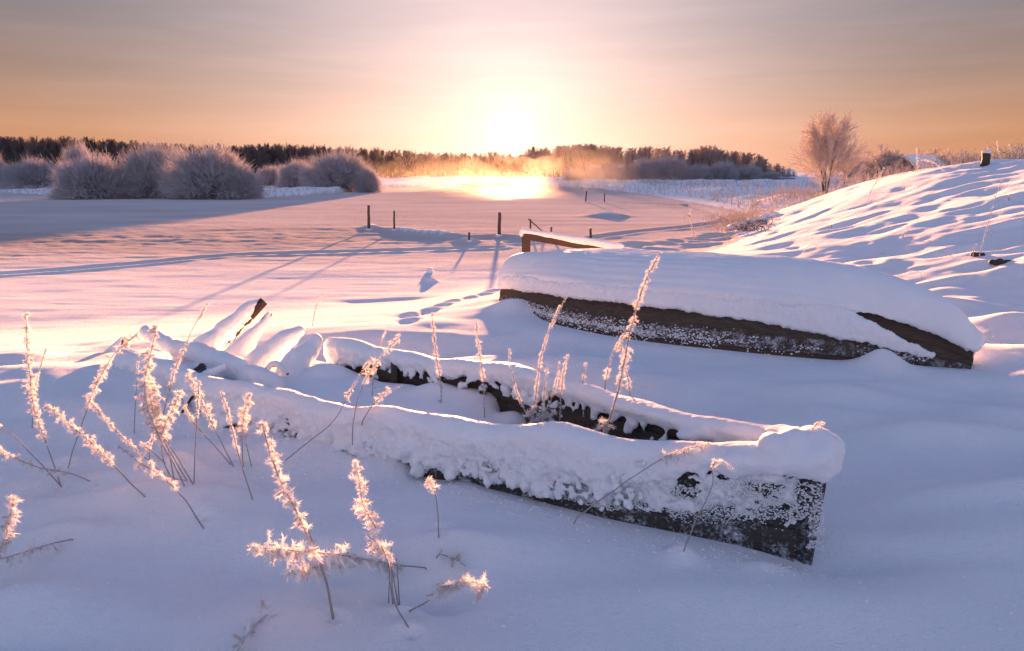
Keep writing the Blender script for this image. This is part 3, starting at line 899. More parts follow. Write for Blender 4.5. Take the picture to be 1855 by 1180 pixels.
# top blanket; its near edge pulls back over the bow and leaves a dark gap above the side snow
gap_s = np.interp([1500, 1570, 1640, 1700, 1752], [s[0] for s in ST], sst)
mb = MB()
for i in range(0, ns):
    o1, z1 = hull_prof(i, 1.0)
    s = S[i]; o1 = max(o1, 0.12)
    px_eq = np.interp(s, sst, [q_[0] for q_ in ST])
    tmax = 1.0 if s < gap_s[0] else np.interp(px_eq, [1500, 1540, 1600, 1700, 1752], [1.0, 0.93, 0.90, 0.93, 0.98])
    endk = smooth((s - S[0]) / 0.15); endb = smooth((L2 + 0.03 - s) / 0.30)
    th = 0.075 * (0.72 + 0.28 * endb)
    for t in np.linspace(-1.0, tmax, 17):
        zz = z1 + (HT[i] - z1) * (1 - abs(t) ** 2.4) + 0.055 * (0.55 + 0.45 * endk)
        p = hullpt(i, o1 * t * 1.0, zz)
        mb.ell(p, (0.08, 0.08, th), None, 1)
        if i == 0: mb.ell(hullpt(0, o1 * t * 0.92, zz - 0.03, -0.05), (0.07, 0.08, th), None, 1)
for k in range(150):                 # fringe of rime along the edge of the gap
    s = random.uniform(gap_s[0] + 0.1, L2 - 0.05); i = int(np.argmin(np.abs(S - s))); o1, z1 = hull_prof(i, 1.0)
    r = random.uniform(0.01, 0.024)
    mb.ell(hullpt(i, o1 * 0.99 + 0.045, z1 + 0.055 + random.uniform(-0.03, 0.0), jt()), (r, r, r * 1.2), None, 1)
# the drooping nose of snow over the bow
for px, py, r, yy in ((1735, 606, 0.12, 5.55), (1748, 626, 0.11, 5.5), (1750, 643, 0.075, 5.46), (1715, 590, 0.12, 5.6), (1752, 652, 0.05, 5.44)):
    mb.ell(at_y(px, py, yy), (r, r, r))
me = remesh(mb, 0.0165, [((2, 2, 2), 0.018, None), ((14, 14, 6), 0.009, side_rough), ((45, 45, 20), 0.005, side_rough)], 5)
link("snow_blanket", me, SNOW, boat2)

# snow on the side planks
mb = MB()
for i in range(ns):
    s = S[i]; px_eq = np.interp(s, sst, [q_[0] for q_ in ST])
    if px_eq > 1690: continue
    o1, z1 = hull_prof(i, 1.0)
    ftop = 1.0 if px_eq < 1500 else np.interp(px_eq, [1500, 1560, 1640, 1700], [1.0, 0.86, 0.62, 0.50])
    zlo = ZS[i] + 0.015 * vnoise(s * 4, 3.0)
    hs = HT[i] * 0.62
    flo = np.clip((zlo + 0.10) / (hs + 0.10) + 0.0, 0.1, ftop - 0.04)
    for f in np.linspace(flo, ftop, 7):
        o_, z_ = hull_prof(i, f)
        rr = 0.05 if px_eq < 1500 else np.interp(px_eq, [1500, 1690], [0.05, 0.022])
        mb.ell(hullpt(i, o_ + 0.022 + (0.016 if f > flo + .1 else 0), z_ + rr * 0.5), (rr, rr * 0.9, rr), None, 1)
for k in range(420):
    s = random.uniform(S[0], gap_s[2]); i = int(np.argmin(np.abs(S - s))); r = random.uniform(0.009, 0.022)
    hs = HT[i] * 0.62; f = np.clip((ZS[i] + 0.10) / (hs + 0.10), 0.1, 1); o_, z_ = hull_prof(i, f)
    mb.ell(hullpt(i, o_ + 0.032, z_ + random.uniform(-0.012, 0.05), jt()), (r * 1.4, r, r), None, 1)
me = remesh(mb, 0.0125, [((5, 5, 4), 0.008, None), ((16, 16, 7), 0.010, None), ((50, 50, 25), 0.006, None)], 3, 4.0)
link("side_snow", me, SNOW, boat2)
# rime along the lower planks
mb = MB()
for k in range(3000):
    s = random.uniform(S[0] + 0.35, L2 - 0.3); i = int(np.argmin(np.abs(S - s))); f = random.uniform(0.12, 0.56)
    if vnoise(s * 5, f * 9, 2.0) + .25 * vnoise(s * 16, f * 20, 5.0) < -0.6 + 1.05 * smooth((s - 2.0) / 2.0): continue
    f = 0.33 + (f - 0.33) * random.random(); o_, z_ = hull_prof(i, f); r = random.uniform(0.003, 0.0095)
    mb.ell(hullpt(i, o_ + 0.008, z_, jt()), (r * random.uniform(.8, 1.8), r, r * random.uniform(.6, 1.2)), None, 1)
o = link("rime_crust", mb.mesh("rime"), SNOW, boat2); o['kind'] = 'stuff'

# ------------------------------------------------------------------ frosted plants
def spray(name, label, pix, fs=0.45, heavy=1.0, droop=0.0, base=None, lean=0.0, rad=0.0024, bz=None, by=None, cat="plant", group=None, extra=()):
    """a dead stem furred with hoarfrost: pix runs from the snow to the tip"""
    if by is not None: b = at_y(*pix[0], by)
    elif bz is not None: b = at_z(*pix[0], bz)
    else: b = on_ground(*pix[0])
    t = thing(name, b, label, cat, group)
    st_m, br_m, fr_m = MB(), MB(), MB()
    lines = [(pix, fs, heavy)] + list(extra)
    for li, (px_, f0, hv) in enumerate(lines):
        n = len(px_); lengthpx = np.concatenate([[0], np.cumsum([math.hypot(px_[i + 1][0] - px_[i][0], px_[i + 1][1] - px_[i][1]) for i in range(n - 1)])])
        pts = [at_y(a, c, b[1] + lean * lengthpx[i] / lengthpx[-1] + (0.02 * li)) for i, (a, c) in enumerate(px_)]
        P = resample(catmull(pts, 6), 0.006); m_ = len(P)
        if li == 0: P[0] = P[0] - np.array([0, 0, 0.02])
        sc = b[1] / 3.0
        wig = np.stack([fbm(np.arange(m_) * 0.05 + li * 9, pix[0][0] * 0.37 + k, 2.0, 2) for k in range(3)], 1) * 0.0035
        P = P + wig * np.minimum(1, np.arange(m_) / 20)[:, None]
        st_m.tube(P[::2], np.interp(np.arange(len(P[::2])), [0, len(P[::2])], [rad * 1.3, rad * 0.6]), 5)
        T = np.gradient(P, axis=0); T /= np.linalg.norm(T, axis=1, keepdims=True)
        fr = np.arange(m_) / m_
        # light fur all along the stem
        dens = np.where(fr > f0, 1.0, 0.35)
        N = int(m_ * 3.2)
        k = rng.integers(0, m_, N); k = k[rng.random(len(k)) < dens[k]]
        D = rng.normal(size=(len(k), 3)); D -= T[k] * (D * T[k]).sum(1, keepdims=True) * 0.7
        L = rng.uniform(0.004, 0.012, len(k)) * np.where(fr[k] > f0, 1.5, 0.8) * (0.6 + 0.4 * hv)
        fr_m.spikes(P[k], D, L, 0.0015 * (0.7 + .3 * sc))
        # clumps of seed heads with rime
        i = int(m_ * f0)
        while i < m_ - 1 and hv > 0.15:
            side = rng.normal(size=3); side -= T[i] * np.dot(side, T[i]); side /= np.linalg.norm(side)
            side[2] -= droop * rng.uniform(0.2, 1.8)
            side /= np.linalg.norm(side)
            body = (1 - 0.45 * abs((fr[i] - f0) / (1 - f0 + 1e-6) - 0.35)) * hv
            if rng.random() < 0.15 or (hv < 1.1 and vnoise(i * 0.09, li * 3.1 + pix[0][0]) < -0.55):
                i += rng.integers(1, 4); continue
            ln = rng.uniform(0.009, 0.028) * (1 + 0.6 * droop) * body
            r = rng.uniform(0.0025, 0.0050) * body
            c = P[i] + side * (ln * 0.6)
            u, v, w = frame(side)
            rot = np.stack([u, v, w], 1)
            iv, if_ = ICO1
            vv = iv * (1 + 0.35 * rng.normal(size=(len(iv), 1)) * 0.6)
            (br_m if rng.random() < 0.40 else fr_m).add((vv * np.array([r, r, ln * 0.55])) @ rot.T + c, if_)
            q_ = rng.integers(20, 36)
            d_ = rng.normal(size=(q_, 3)); d_ /= np.linalg.norm(d_, axis=1, keepdims=True)
            pos = c + (d_ * np.array([r, r, ln * 0.5])) @ rot.T
            fr_m.spikes(pos, (d_ @ rot.T) + rng.normal(size=(q_, 3)) * 0.4, rng.uniform(0.006, 0.020, q_) * (0.5 + 0.5 * body), 0.0013 * (0.7 + .3 * sc))
            i += max(1, int(rng.uniform(0.6, 1.7) / (0.5 + 0.6 * hv)))
    link("stem", st_m.mesh("stem"), STEM, t)
    if br_m.n: link("seed_heads", br_m.mesh("seed_heads"), BRACT, t, kind='stuff')
    link("hoarfrost", fr_m.mesh("hoarfrost", False), FROST, t, kind='stuff')
    return t


PL = "frosted_plant"
spray(PL, "tall upright frosted spike at the left edge, thick with rime nearly to its foot", [(112, 887), (92, 822), (62, 740), (52, 660), (48, 568)], 0.28, 1.15)
spray(PL, "thin frosted stem just right of the tall spike at the left edge", [(58, 778), (62, 720), (70, 675), (85, 630)], 0.35, 0.45, 0.6)
spray(PL, "arching frosted stem with drooping heads reaching to the wedge of timber", [(122, 852), (148, 770), (172, 705), (205, 645), (250, 603)], 0.42, 1.0, 0.7)
spray(PL, "frosted spike leaning left, its tip beyond the arching stem", [(268, 906), (215, 852), (160, 797), (80, 728)], 0.36, 1.15)
spray(PL, "frosted spike leaning left with its tip under the rimed clump, rooted in open snow", [(372, 962), (330, 900), (290, 862), (250, 838), (214, 808)], 0.42, 1.2)
spray(PL, "slender frosted stem slanting behind the leaning spikes", [(340, 872), (300, 862), (250, 818), (205, 775), (165, 730)], 0.42, 0.8)
spray(PL, "half bare stem leaning in from the left edge of the picture to a forked foot", [(116, 887), (70, 835), (30, 795), (-20, 760)], 0.86, 0.5)
spray(PL, "low frosted branch with hanging heads reaching out at the left edge", [(184, 881), (130, 860), (70, 846), (0, 815), (-30, 800)], 0.28, 1.1, 0.9, lean=-0.15)
spray("frosted_plant_clump", "densest clump of rimed stems, branching like a bouquet by the left end of the wreck",
      [(335, 882), (310, 835), (288, 790), (268, 740), (262, 690), (272, 640), (283, 590)], 0.38, 1.45, 0.2,
      extra=[([(350, 878), (318, 825), (290, 785), (262, 750), (258, 728)], 0.62, 1.3), ([(318, 884), (296, 830), (295, 780), (318, 730), (330, 708)], 0.45, 1.4),
             ([(345, 882), (300, 800), (282, 760), (270, 700), (272, 655)], 0.45, 1.4), ([(318, 884), (305, 820), (290, 760), (278, 700)], 0.5, 1.2),
             ([(300, 840), (270, 812), (255, 800)], 0.2, 0.6), ([(275, 860), (272, 815), (290, 760)], 0.5, 0.5)])
spray(PL, "long light stem rising from the dense clump, its top above the timbers", [(288, 790), (300, 735), (318, 670), (345, 605), (378, 548)], 0.25, 0.55, 0.8, by=3.75)
spray(PL, "thin straight stem left of the dense clump", [(243, 787), (245, 735), (248, 685), (250, 640)], 0.7, 0.3)
spray(PL, "thin straight stem right of the dense clump", [(351, 878), (354, 820), (358, 740), (362, 690)], 0.65, 0.35)
spray(PL, "bent stem with a thick rimed head against the near boat rim", [(424, 847), (392, 785), (372, 742), (352, 700), (340, 678)], 0.42, 1.2)
spray(PL, "low bent stem crossing behind the head against the rim", [(421, 845), (385, 805), (352, 770), (333, 735)], 0.55, 0.6)
spray(PL, "fine wand with sparse frost in front of the wreck's dark hollow", [(458, 907), (438, 845), (418, 770), (401, 708)], 0.45, 0.45)
spray(PL, "upright stem with one fat rimed head beside the fine wand", [(441, 848), (437, 800), (442, 750), (452, 714)], 0.38, 1.4,
      extra=[([(456, 850), (446, 800), (440, 775)], 0.9, 0.2)])
spray(PL, "stout leaning spike in front of the wreck, rimed over its upper half", [(604, 1122), (590, 1050), (566, 985), (525, 905), (497, 840), (474, 764)], 0.46, 1.35, rad=0.004)
spray(PL, "short frosted twig beside the middle of the stout leaning spike", [(572, 1000), (560, 965), (546, 936)], 0.5, 0.5)
spray(PL, "frosted spike rising from the bundle of broken stalks, in front of the boat's middle", [(745, 1146), (714, 1085), (706, 1020), (684, 965), (658, 915), (652, 870), (643, 834)], 0.62, 1.3)
spray("stalk_bundle", "upright bundle of broken frosted stalks in the middle foreground", [(722, 1105), (716, 1060), (711, 1020), (709, 980)], 0.9, 0.3,
      extra=[([(712, 1095), (706, 1050), (704, 1015)], 0.9, 0.2), ([(724, 1100), (720, 1040), (716, 1000)], 0.9, 0.2), ([(704, 1125), (704, 1070), (705, 1030)], 0.8, 0.3)])
spray(PL, "long frosted branch lying almost level over the snow, icy fringe hanging below", [(775, 1030), (700, 1020), (630, 1008), (560, 1000), (500, 996), (454, 990)], 0.15, 1.6, 1.0, lean=-0.50,
      extra=[([(640, 1012), (580, 1026), (526, 1036)], 0.15, 1.5), ([(650, 1010), (625, 1000), (612, 988)], 0.5, 0.2)])
spray(PL, "stubby frosted spike just above the bundle of broken stalks", [(704, 1020), (690, 990), (664, 970)], 0.2, 1.4, 0.3, by=2.05)
spray(PL, "curved frosted stem rising to the right of the stalk bundle", [(740, 1108), (780, 1085), (815, 1062), (850, 1054), (882, 1066)], 0.42, 1.7, 0.5, lean=-0.28)
spray(PL, "small grey frosted twig hooked over the hollow beside the stalk bundle", [(790, 1003), (812, 1008), (830, 1016), (846, 1027)], 0.1, 1.2, 0.5, by=2.44)
spray(PL, "small lone stem with a white head between the bundle and the boat", [(795, 978), (793, 920), (786, 890), (774, 866)], 0.66, 1.0)
spray(PL, "short snow laden branch running off the bottom edge of the picture", [(492, 1082), (478, 1112), (452, 1145), (428, 1185)], 0.1, 1.5, 0.6, lean=-0.42)
spray(PL, "fallen branch with dangling heads lying at the lower left edge", [(136, 976), (95, 985), (50, 998), (-10, 1015)], 0.2, 1.3, 0.9, lean=-0.28)
spray(PL, "thick rimed spike cut by the left edge of the picture, lowest on that side", [(-8, 1025), (6, 985), (18, 945), (25, 898)], 0.1, 1.5, by=2.4)
RIM = {'lean': 0.1}
spray(PL, "leftmost of the three nodding stems against the near side of the wreck", [(515, 836), (560, 800), (605, 762), (640, 700), (672, 648)], 0.66, 0.8, 0.8)
spray(PL, "tallest of the three nodding stems against the near side of the wreck", [(638, 800), (640, 760), (655, 705), (680, 660), (725, 606)], 0.5, 0.75, 0.9, by=3.45)
spray(PL, "rightmost, most slanting of the three nodding stems against the wreck", [(655, 765), (675, 735), (700, 710), (728, 698)], 0.45, 0.7, 0.6, by=3.5)
spray(PL, "short fuzzy stem peeping over the near rim beside the nodding stems", [(674, 716), (676, 695), (682, 668)], 0.3, 0.9, 0.3, by=4.2)
spray(PL, "leftmost frosted stem standing inside the wreck before the far boat side", [(800, 745), (796, 680), (787, 610), (782, 568)], 0.1, 0.65, 0.2, by=4.0)
spray(PL, "upright frosted stem inside the wreck where the dark far plank begins", [(878, 752), (875, 690), (868, 630), (862, 578)], 0.1, 0.65, 0.2, by=3.9)
spray(PL, "short leaning stem at the left of the white tuft inside the wreck", [(962, 765), (938, 715), (925, 660), (924, 632)], 0.1, 0.4, by=3.45)
spray(PL, "tall fine stem rising from the white tuft inside the wreck to the hull behind", [(966, 760), (972, 700), (982, 640), (1003, 580), (1027, 538)], 0.1, 0.42, by=3.4)
spray(PL, "white iced tuft with short spikes on the near rim of the wreck", [(972, 765), (982, 735), (992, 665)], 0.05, 0.5, by=3.35,
      extra=[([(968, 768), (965, 752), (964, 738)], 0.0, 2.2), ([(978, 768), (985, 750), (992, 740)], 0.0, 1.6), ([(990, 770), (1000, 752), (1003, 742)], 0.0, 1.2)])
spray(PL, "paired frosted stems just right of the white tuft in the wreck", [(1014, 766), (1017, 710), (1022, 665), (1029, 642)], 0.1, 0.55, by=3.35,
      extra=[([(990, 745), (1003, 712), (1012, 680), (1014, 655)], 0.1, 0.35)])
spray(PL, "tiny frosted tuft standing on the far rim of the wreck", [(1055, 692), (1058, 675), (1061, 657)], 0.1, 0.6, by=3.66)
spray(PL, "tallest frosted stem, rising from the wreck across the upturned boat", [(1096, 782), (1112, 735), (1128, 670), (1142, 600), (1158, 540), (1178, 490), (1197, 456)], 0.12, 0.85, 0.3, by=3.05, rad=0.004,
      extra=[([(1098, 780), (1096, 770), (1100, 762)], 0.0, 2.0)])
spray(PL, "short bent stem left of the foot of the tallest one, over the far rim", [(1096, 700), (1102, 665), (1114, 630), (1130, 605)], 0.15, 0.6, 0.5, by=3.55)
spray(PL, "short drooping stem right of the foot of the tallest one, over the far rim", [(1142, 718), (1136, 680), (1128, 650), (1124, 615)], 0.1, 0.65, 0.4, by=3.5)
spray(PL, "long bare stem slanting over the wreck's side to an icy drooping tip", [(1040, 942), (1090, 905), (1150, 862), (1200, 830), (1245, 812), (1284, 806)], 0.66, 1.0, 1.0, lean=0.12,
      by=2.62)
spray(PL, "thin stem before the wreck's end board, its frosted tip hooked over", [(1236, 1006), (1262, 940), (1290, 880), (1290, 845), (1308, 836), (1328, 850)], 0.78, 0.6, 0.6)
spray("frosted_twig", "tiny frosted grass blades on top of the snow dome at the wreck's end", [(1468, 782), (1478, 770), (1487, 763)], 0.2, 0.2, rad=0.0014, by=2.62, cat="twig",
      extra=[([(1492, 786), (1488, 775), (1486, 764)], 0.2, 0.2), ([(1486, 764), (1494, 770)], 0.2, 0.2)])
spray(PL, "fine frosted stem on the open snow behind the slanting slabs", [(566, 588), (570, 565), (577, 548), (586, 532)], 0.15, 0.45, 0.5, by=6.4)
spray(PL, "tiny curled stem on the snow behind the far rim", [(690, 622), (694, 610), (699, 600)], 0.2, 0.3, 0.5, by=5.0)
spray("frosted_twig", "small broken twigs under the near side of the wreck", [(778, 850), (790, 832), (808, 815)], 0.9, 0.1, rad=0.002, by=3.42, cat="twig",
      extra=[([(762, 845), (762, 815)], 0.9, 0.1), ([(790, 835), (775, 818)], 0.9, 0.1)])

# ------------------------------------------------------------------ posts and the snowy beam beyond the boats
def post(px, base, top, w, label, name="wooden_post", tip=0.0, snowtop=False, zoff=None):
    g = on_ground(px, base) if zoff is None else at_z(px, base, zoff)
    tp = at_y(px + tip, top, g[1]); sc = (g[1]) / F
    m_ = MB(); r = w * 0.5 * sc
    pts = np.linspace(g - np.array([0, 0, 0.15]), tp, 6); pts[1:-1] += rng.normal(size=(4, 3)) * r * 0.12
    t = thing(name, g, label, "post", "old mooring posts in the frozen river")
    m_.tube(pts, np.linspace(r * 1.08, r * 0.9, 6), 8); link("shaft", m_.mesh("shaft", False), WOOD_POST, t)
    m_ = MB(); m_.ell(tp, (r * .95, r * .95, r * .5), None, 1); link("snow_cap", m_.mesh("cap"), SNOW, t)
    m_ = MB(); m_.ell(g, (r * 2.4, r * 2.2, r * 1.2)); link("snow_collar", m_.mesh("collar"), SNOW, t)
    return t


post(668, 417, 372, 5.0, "tallest dark post standing in the river snow, left of the others")
post(714, 417, 382, 3.5, "thinner post just right of the tallest one")
post(904, 428, 385, 6.0, "thick post in line with the left end of the upturned boat", tip=1)
post(850, 437, 421, 4.0, "short stub of a post between the thin and the thick post")
post(999, 431, 411, 3.5, "little post behind the snowy beam")
post(1070, 436, 414, 4.5, "pointed short post right of the snowy beam")
post(961, 424, 397, 3.5, "thin upright post with a slanting pole leaning on it")
post(1060, 366, 346, 2.4, "far leaning post of a pair out on the bright river", tip=3)
post(1095, 367, 350, 2.0, "far post at the right of a pair out on the bright river")
g = on_ground(961, 424)
m_ = MB(); m_.tube([at_y(957, 397, g[1] + .05), at_y(970, 408, g[1]), at_y(984, 421, g[1] - .1)], 0.022, 6)
o = link("leaning_pole", m_.mesh("pole", False), WOOD_POST, label="short slanting pole leaning on the thin upright post", cat="pole")

t = thing("snowy_trestle", (0.2, 9.6, 0), "wooden trestle with a snow covered sloping beam behind the upturned boat", "trestle")
a0, a1 = at_y(953, 428, 9.6), at_y(953, 462, 9.6)
m_ = MB(); m_.box((a0 + a1) / 2, (0.062, 0, 0), (0, 0.03, 0), (0, 0, abs(a0[2] - a1[2]) / 2 + 0.1)); link("upright", m_.mesh("upright", False), WOOD_RED, t)
b0, b1 = at_y(948, 425, 9.58), at_y(1125, 456, 8.9)
dd = (b1 - b0) / 2; nb = np.array([0, 0.03, 0]); up = np.cross(nb, dd); up = up / np.linalg.norm(up) * 0.045
if up[2] < 0: up = -up
m_ = MB(); m_.box((b0 + b1) / 2 - up * 0.4, dd, nb, up); link("beam", m_.mesh("beam", False), WOOD_RED, t)
m_ = MB(); m_.box((b1[0] - .05, b1[1], b1[2] / 2 - .1), (0.05, 0, 0), (0, 0.03, 0), (0, 0, b1[2] / 2 + .1)); link("upright", m_.mesh("upright", False), WOOD_RED, t)
mb = MB()
for f in np.linspace(0, 1, 60):
    p = b0 + (b1 - b0) * f; mb.ell(p + np.array([0, 0, 0.055]), (0.055, 0.05, 0.045 + 0.025 * f), None, 1)
p = at_y(947, 422, 9.6); mb.ell(p, (0.06, 0.05, 0.06))
link("snow_cover", remesh(mb, 0.014, [((6, 6, 6), 0.008, None)], 3), SNOW, t)

# ------------------------------------------------------------------ tree builders (each returns arrays of tapered segments)
def grow(seed, height, nstem, spread, levels, twig_r, trunk_r, up=0.35, first=0.18, nb=9, wig=0.12, amin=0.45, amax=0.85, lenk=1.4):
    rd = np.random.default_rng(seed); trunk, fine = [], []
    def branch(p, d, L, r, lev):
        nseg = 6 if lev == 0 else (4 if lev < levels else 2)
        pts = [p]; dd_ = d.copy()
        for k in range(nseg):
            dd_ = dd_ + rd.normal(size=3) * wig; dd_[2] += up * (0.12 if lev else 0.03); dd_ /= np.linalg.norm(dd_)
            pts.append(pts[-1] + dd_ * L / nseg)
        for k in range(nseg):
            r0 = r * (1 - k / nseg * 0.75); r1 = r * (1 - (k + 1) / nseg * 0.75)
            (trunk if lev == 0 else fine).append((pts[k], pts[k + 1], max(r0, twig_r), max(r1, twig_r * .8)))
        if lev < levels:
            cnt = nb if lev == 0 else int(nb * 0.7)
            for c_ in range(cnt):
                f = first + (1 - first) * (c_ + rd.random()) / cnt if lev == 0 else 0.25 + 0.75 * rd.random()
                q_ = min(nseg - 1, int(f * nseg)); pp = pts[q_] + (pts[q_ + 1] - pts[q_]) * (f * nseg - q_)
                az = rd.random() * 2 * math.pi; u, v, w = frame(pts[q_ + 1] - pts[q_])
                ang = rd.uniform(amin, amax) * (0.9 if lev else 1.0)
                nd_ = w * math.cos(ang) + (u * math.cos(az) + v * math.sin(az)) * math.sin(ang)
                LL = L * (rd.uniform(0.34, 0.5) * (1.15 - 0.65 * f) * lenk if lev == 0 else rd.uniform(0.35, 0.6))
                branch(pp, nd_, LL, r * 0.42, lev + 1)
    for s_ in range(nstem):
        a = rd.random() * 6.28; tl = spread * rd.uniform(0.3, 1) if nstem > 1 else spread * 0.2
        branch(np.array([math.cos(a), math.sin(a), 0]) * 0.02 * height * (nstem > 1), np.array([math.cos(a) * tl, math.sin(a) * tl, 1.0]), height * rd.uniform(0.82, 1.0), trunk_r, 0)
    mz = max(s_[1][2] for s_ in trunk + fine); k_ = height / mz
    sc_ = lambda L_: [(a * k_, b * k_, c_, d_) for a, b, c_, d_ in L_]
    return sc_(trunk), sc_(fine)


def seg_mesh(name, sg, n=3):
    m_ = MB(); m_.segs([s[0] for s in sg], [s[1] for s in sg], np.array([s[2] for s in sg]), np.array([s[3] for s in sg]), n)
    return m_.mesh(name, False)


def willow(seed, rx, rz, n=1000, twig=0.012):
    rd = np.random.default_rng(seed); P0, P1, r0, r1 = [], [], [], []
    for k in range(n):
        az = rd.random() * 6.283; e_ = math.asin(rd.random() ** 0.8) * 0.97 + 0.03
        rr = 0.82 + 0.15 * rd.random() + 0.24 * float(vnoise(math.cos(az) * 2.2 + seed, math.sin(az) * 2.2, e_ * 2.5))
        tip = np.array([math.cos(az) * math.cos(e_) * rx, math.sin(az) * math.cos(e_) * rx, math.sin(e_) * rz]) * rr
        b_ = np.array([math.cos(az), math.sin(az), 0]) * rx * 0.35 * rd.random()
        mid = b_ * 0.5 + tip * 0.5 + np.array([0, 0, rz * 0.10]) + rd.normal(size=3) * rx * 0.04
        q_ = [b_, b_ * 0.45 + mid * 0.55, mid, mid * .5 + tip * .5 + rd.normal(size=3) * rx * .02, tip]
        for i in range(4):
            P0.append(q_[i]); P1.append(q_[i + 1]); r0.append(twig * (2.2 - 0.45 * i)); r1.append(twig * (1.75 - 0.45 * i) if i < 3 else twig * 0.5)
        for j in range(9):
            f = 0.45 + 0.55 * rd.random(); st_ = mid + (tip - mid) * max(0, f * 2 - 1) if f > .5 else mid
            dr = (tip - mid); dr = dr / np.linalg.norm(dr) + rd.normal(size=3) * 0.55; dr[2] += 0.15
            P0.append(st_); P1.append(st_ + dr * rx * rd.uniform(0.08, 0.18)); r0.append(twig * 0.85); r1.append(twig * 0.4)
    m_ = MB(); m_.segs(P0, P1, np.array(r0), np.array(r1), 3)
    return m_.mesh("willow", False)


def copy_thing(root, loc, rz, sc, label, group):
    r = root.copy(); COL.objects.link(r); r.location = loc; r.rotation_euler = (0, 0, rz); r.scale = sc
    r['label'] = label
    if group: r['group'] = group
    for ch in list(root.children):
        c_ = ch.copy(); COL.objects.link(c_); c_.parent = r
    return r


# lone rimed tree on the slope
base = at_z(1490, 372, -0.12) if False else np.array([*at_y(1492, 372, 33.0)[:2], 0]); base[2] = H(base[0:1], base[1:2])[0]
tr, fi = grow(14, 4.85, 5, 0.15, 3, 0.0066, 0.045, 0.28, 0.03, 15, 0.06, 0.40, 0.95, 1.4)
t = thing("rimed_tree", base, "lone many stemmed tree furred with frost at the far end of the slope", "tree")
link("trunk", seg_mesh("trunk", tr, 6), BARK, t, (0, 0, 0)); link("crown", seg_mesh("crown", fi), TWIG_PALE, t, (0, 0, 0)); t.scale = (0.78, 0.78, 0.95)

# smaller round crowned trees behind the slope
protoB = None
for px, bpy_, tpy, dist, w, lab in ((1600, 330, 259, 62, 1.35, "round crowned frosted tree left of the shed roof"),
                                    (1540, 350, 270, 55, 0.8, "narrow frosted tree half hidden by the lone tree"),
                                    (1655, 312, 268, 70, 1.0, "small frosted tree above the shed roof"),
                                    (1692, 312, 265, 66, 1.35, "dense round frosted tree right of the shed"),
                                    (1728, 308, 268, 75, 0.9, "slim frosted tree on the skyline between the round tree and the stump"),
                                    (1752, 306, 270, 78, 0.9, "last small frosted tree before the stump on the skyline"),
                                    (1575, 335, 280, 64, 0.9, "low frosted tree between the lone tree and the round crowned one"),
                                    (1545, 322, 262, 90, 0.7, "faint slim tree farther back beside the lone tree")):
    p = at_y(px, tpy, dist); gz = -0.1; hgt = p[2] - gz
    if protoB is None:
        tr, fi = grow(23, 4.0, 5, 0.34, 3, 0.012, 0.05, 0.3, 0.08, 10, 0.06, 0.35, 0.8)
        protoB = thing("frosted_tree", (p[0], p[1], gz), lab, "tree", "small frosted trees behind the slope")
        link("trunk", seg_mesh("trunk", tr, 5), BARK, protoB, (0, 0, 0)); link("crown", seg_mesh("crown", fi), TWIG_PALE, protoB, (0, 0, 0))
        protoB.scale = (hgt / 4 * w, hgt / 4 * w, hgt / 4)
    else:
        copy_thing(protoB, (p[0], p[1], gz), random.random() * 6, (hgt / 4 * w, hgt / 4 * w, hgt / 4), lab, "small frosted trees behind the slope")

# rimed willow bushes on the left bank
wv = [willow(s, 1.0, 1.0, 1250, 0.0054) for s in (3, 8, 15)]
for w_ in wv: w_.materials.append(TWIG)
BU = [(175, 362, 283, 54, 155, "low spreading frosted bush at the left end of the big bush group"),
      (275, 362, 268, 55, 110, "tallest, domed frosted bush in the middle of the big bush group"),
      (385, 362, 273, 54, 160, "wide frosted bush sloping down at the right of the big bush group"),
      (435, 361, 300, 53, 80, "low rounded frosted bush at the right tip of the big bush group"),
      (320, 360, 270, 58, 80, "frosted bush showing between the domed and the wide bush"),
      (150, 340, 266, 75, 60, "frosted bush standing higher behind the left bushes"),
      (60, 335, 290, 72, 120, "long low frosted bush at the left edge"),
      (-10, 335, 276, 72, 60, "frosted bush cut by the left edge of the picture"),
      (615, 347, 281, 72, 130, "high rounded frosted bush of the second group, nearest the river bend"),
      (540, 345, 292, 74, 80, "frosted bush in the middle of the second group"),
      (492, 343, 303, 76, 55, "low frosted bush at the left of the second group"),
      (665, 349, 306, 70, 50, "small frosted bush at the river end of the second group")]
for k, (px, bp, tp, dist, wpx, lab) in enumerate(BU):
    p = at_y(px, bp, dist); gz = float(H(p[0:1], p[1:2])[0]) - 0.1; top = at_y(px, tp, dist)[2]
    o = link("frosted_bush", wv[k % 3], None, label=lab, cat="bush", group="frosted willow bushes on the left bank")
    o.location = (p[0], p[1], gz); rx = wpx * 0.5 * dist / F
    o.scale = (rx, rx * 0.8, (top - gz)); o.rotation_euler = (0, 0, 0.0)

# forest
def spruce(seed, h=8.0):
    rd = np.random.default_rng(seed); m_ = MB(); P0, P1, r0, r1 = [], [], [], []
    for lv in range(26):
        z = h * (0.1 + 0.9 * lv / 26); R_ = h * 0.17 * (1 - lv / 26) ** 0.85 + 0.05
        for k in range(9):
            a = rd.random() * 6.283; l = R_ * rd.uniform(0.7, 1.1)
            e_ = np.array([math.cos(a) * l, math.sin(a) * l, z - 0.25 * l]); P0.append([0, 0, z]); P1.append(e_); r0.append(0.10 + .02 * R_); r1.append(0.03)
            for s_ in (-1, 1):
                q_ = np.array([math.cos(a + s_ * .35) * l * .75, math.sin(a + s_ * .35) * l * .75, z - .3 * l]); P0.append([math.cos(a) * l * .35, math.sin(a) * l * .35, z - .05 * l]); P1.append(q_); r0.append(0.08); r1.append(.03)
    m_.segs(P0, P1, np.array(r0), np.array(r1), 3)
    return m_.mesh("crown", False)


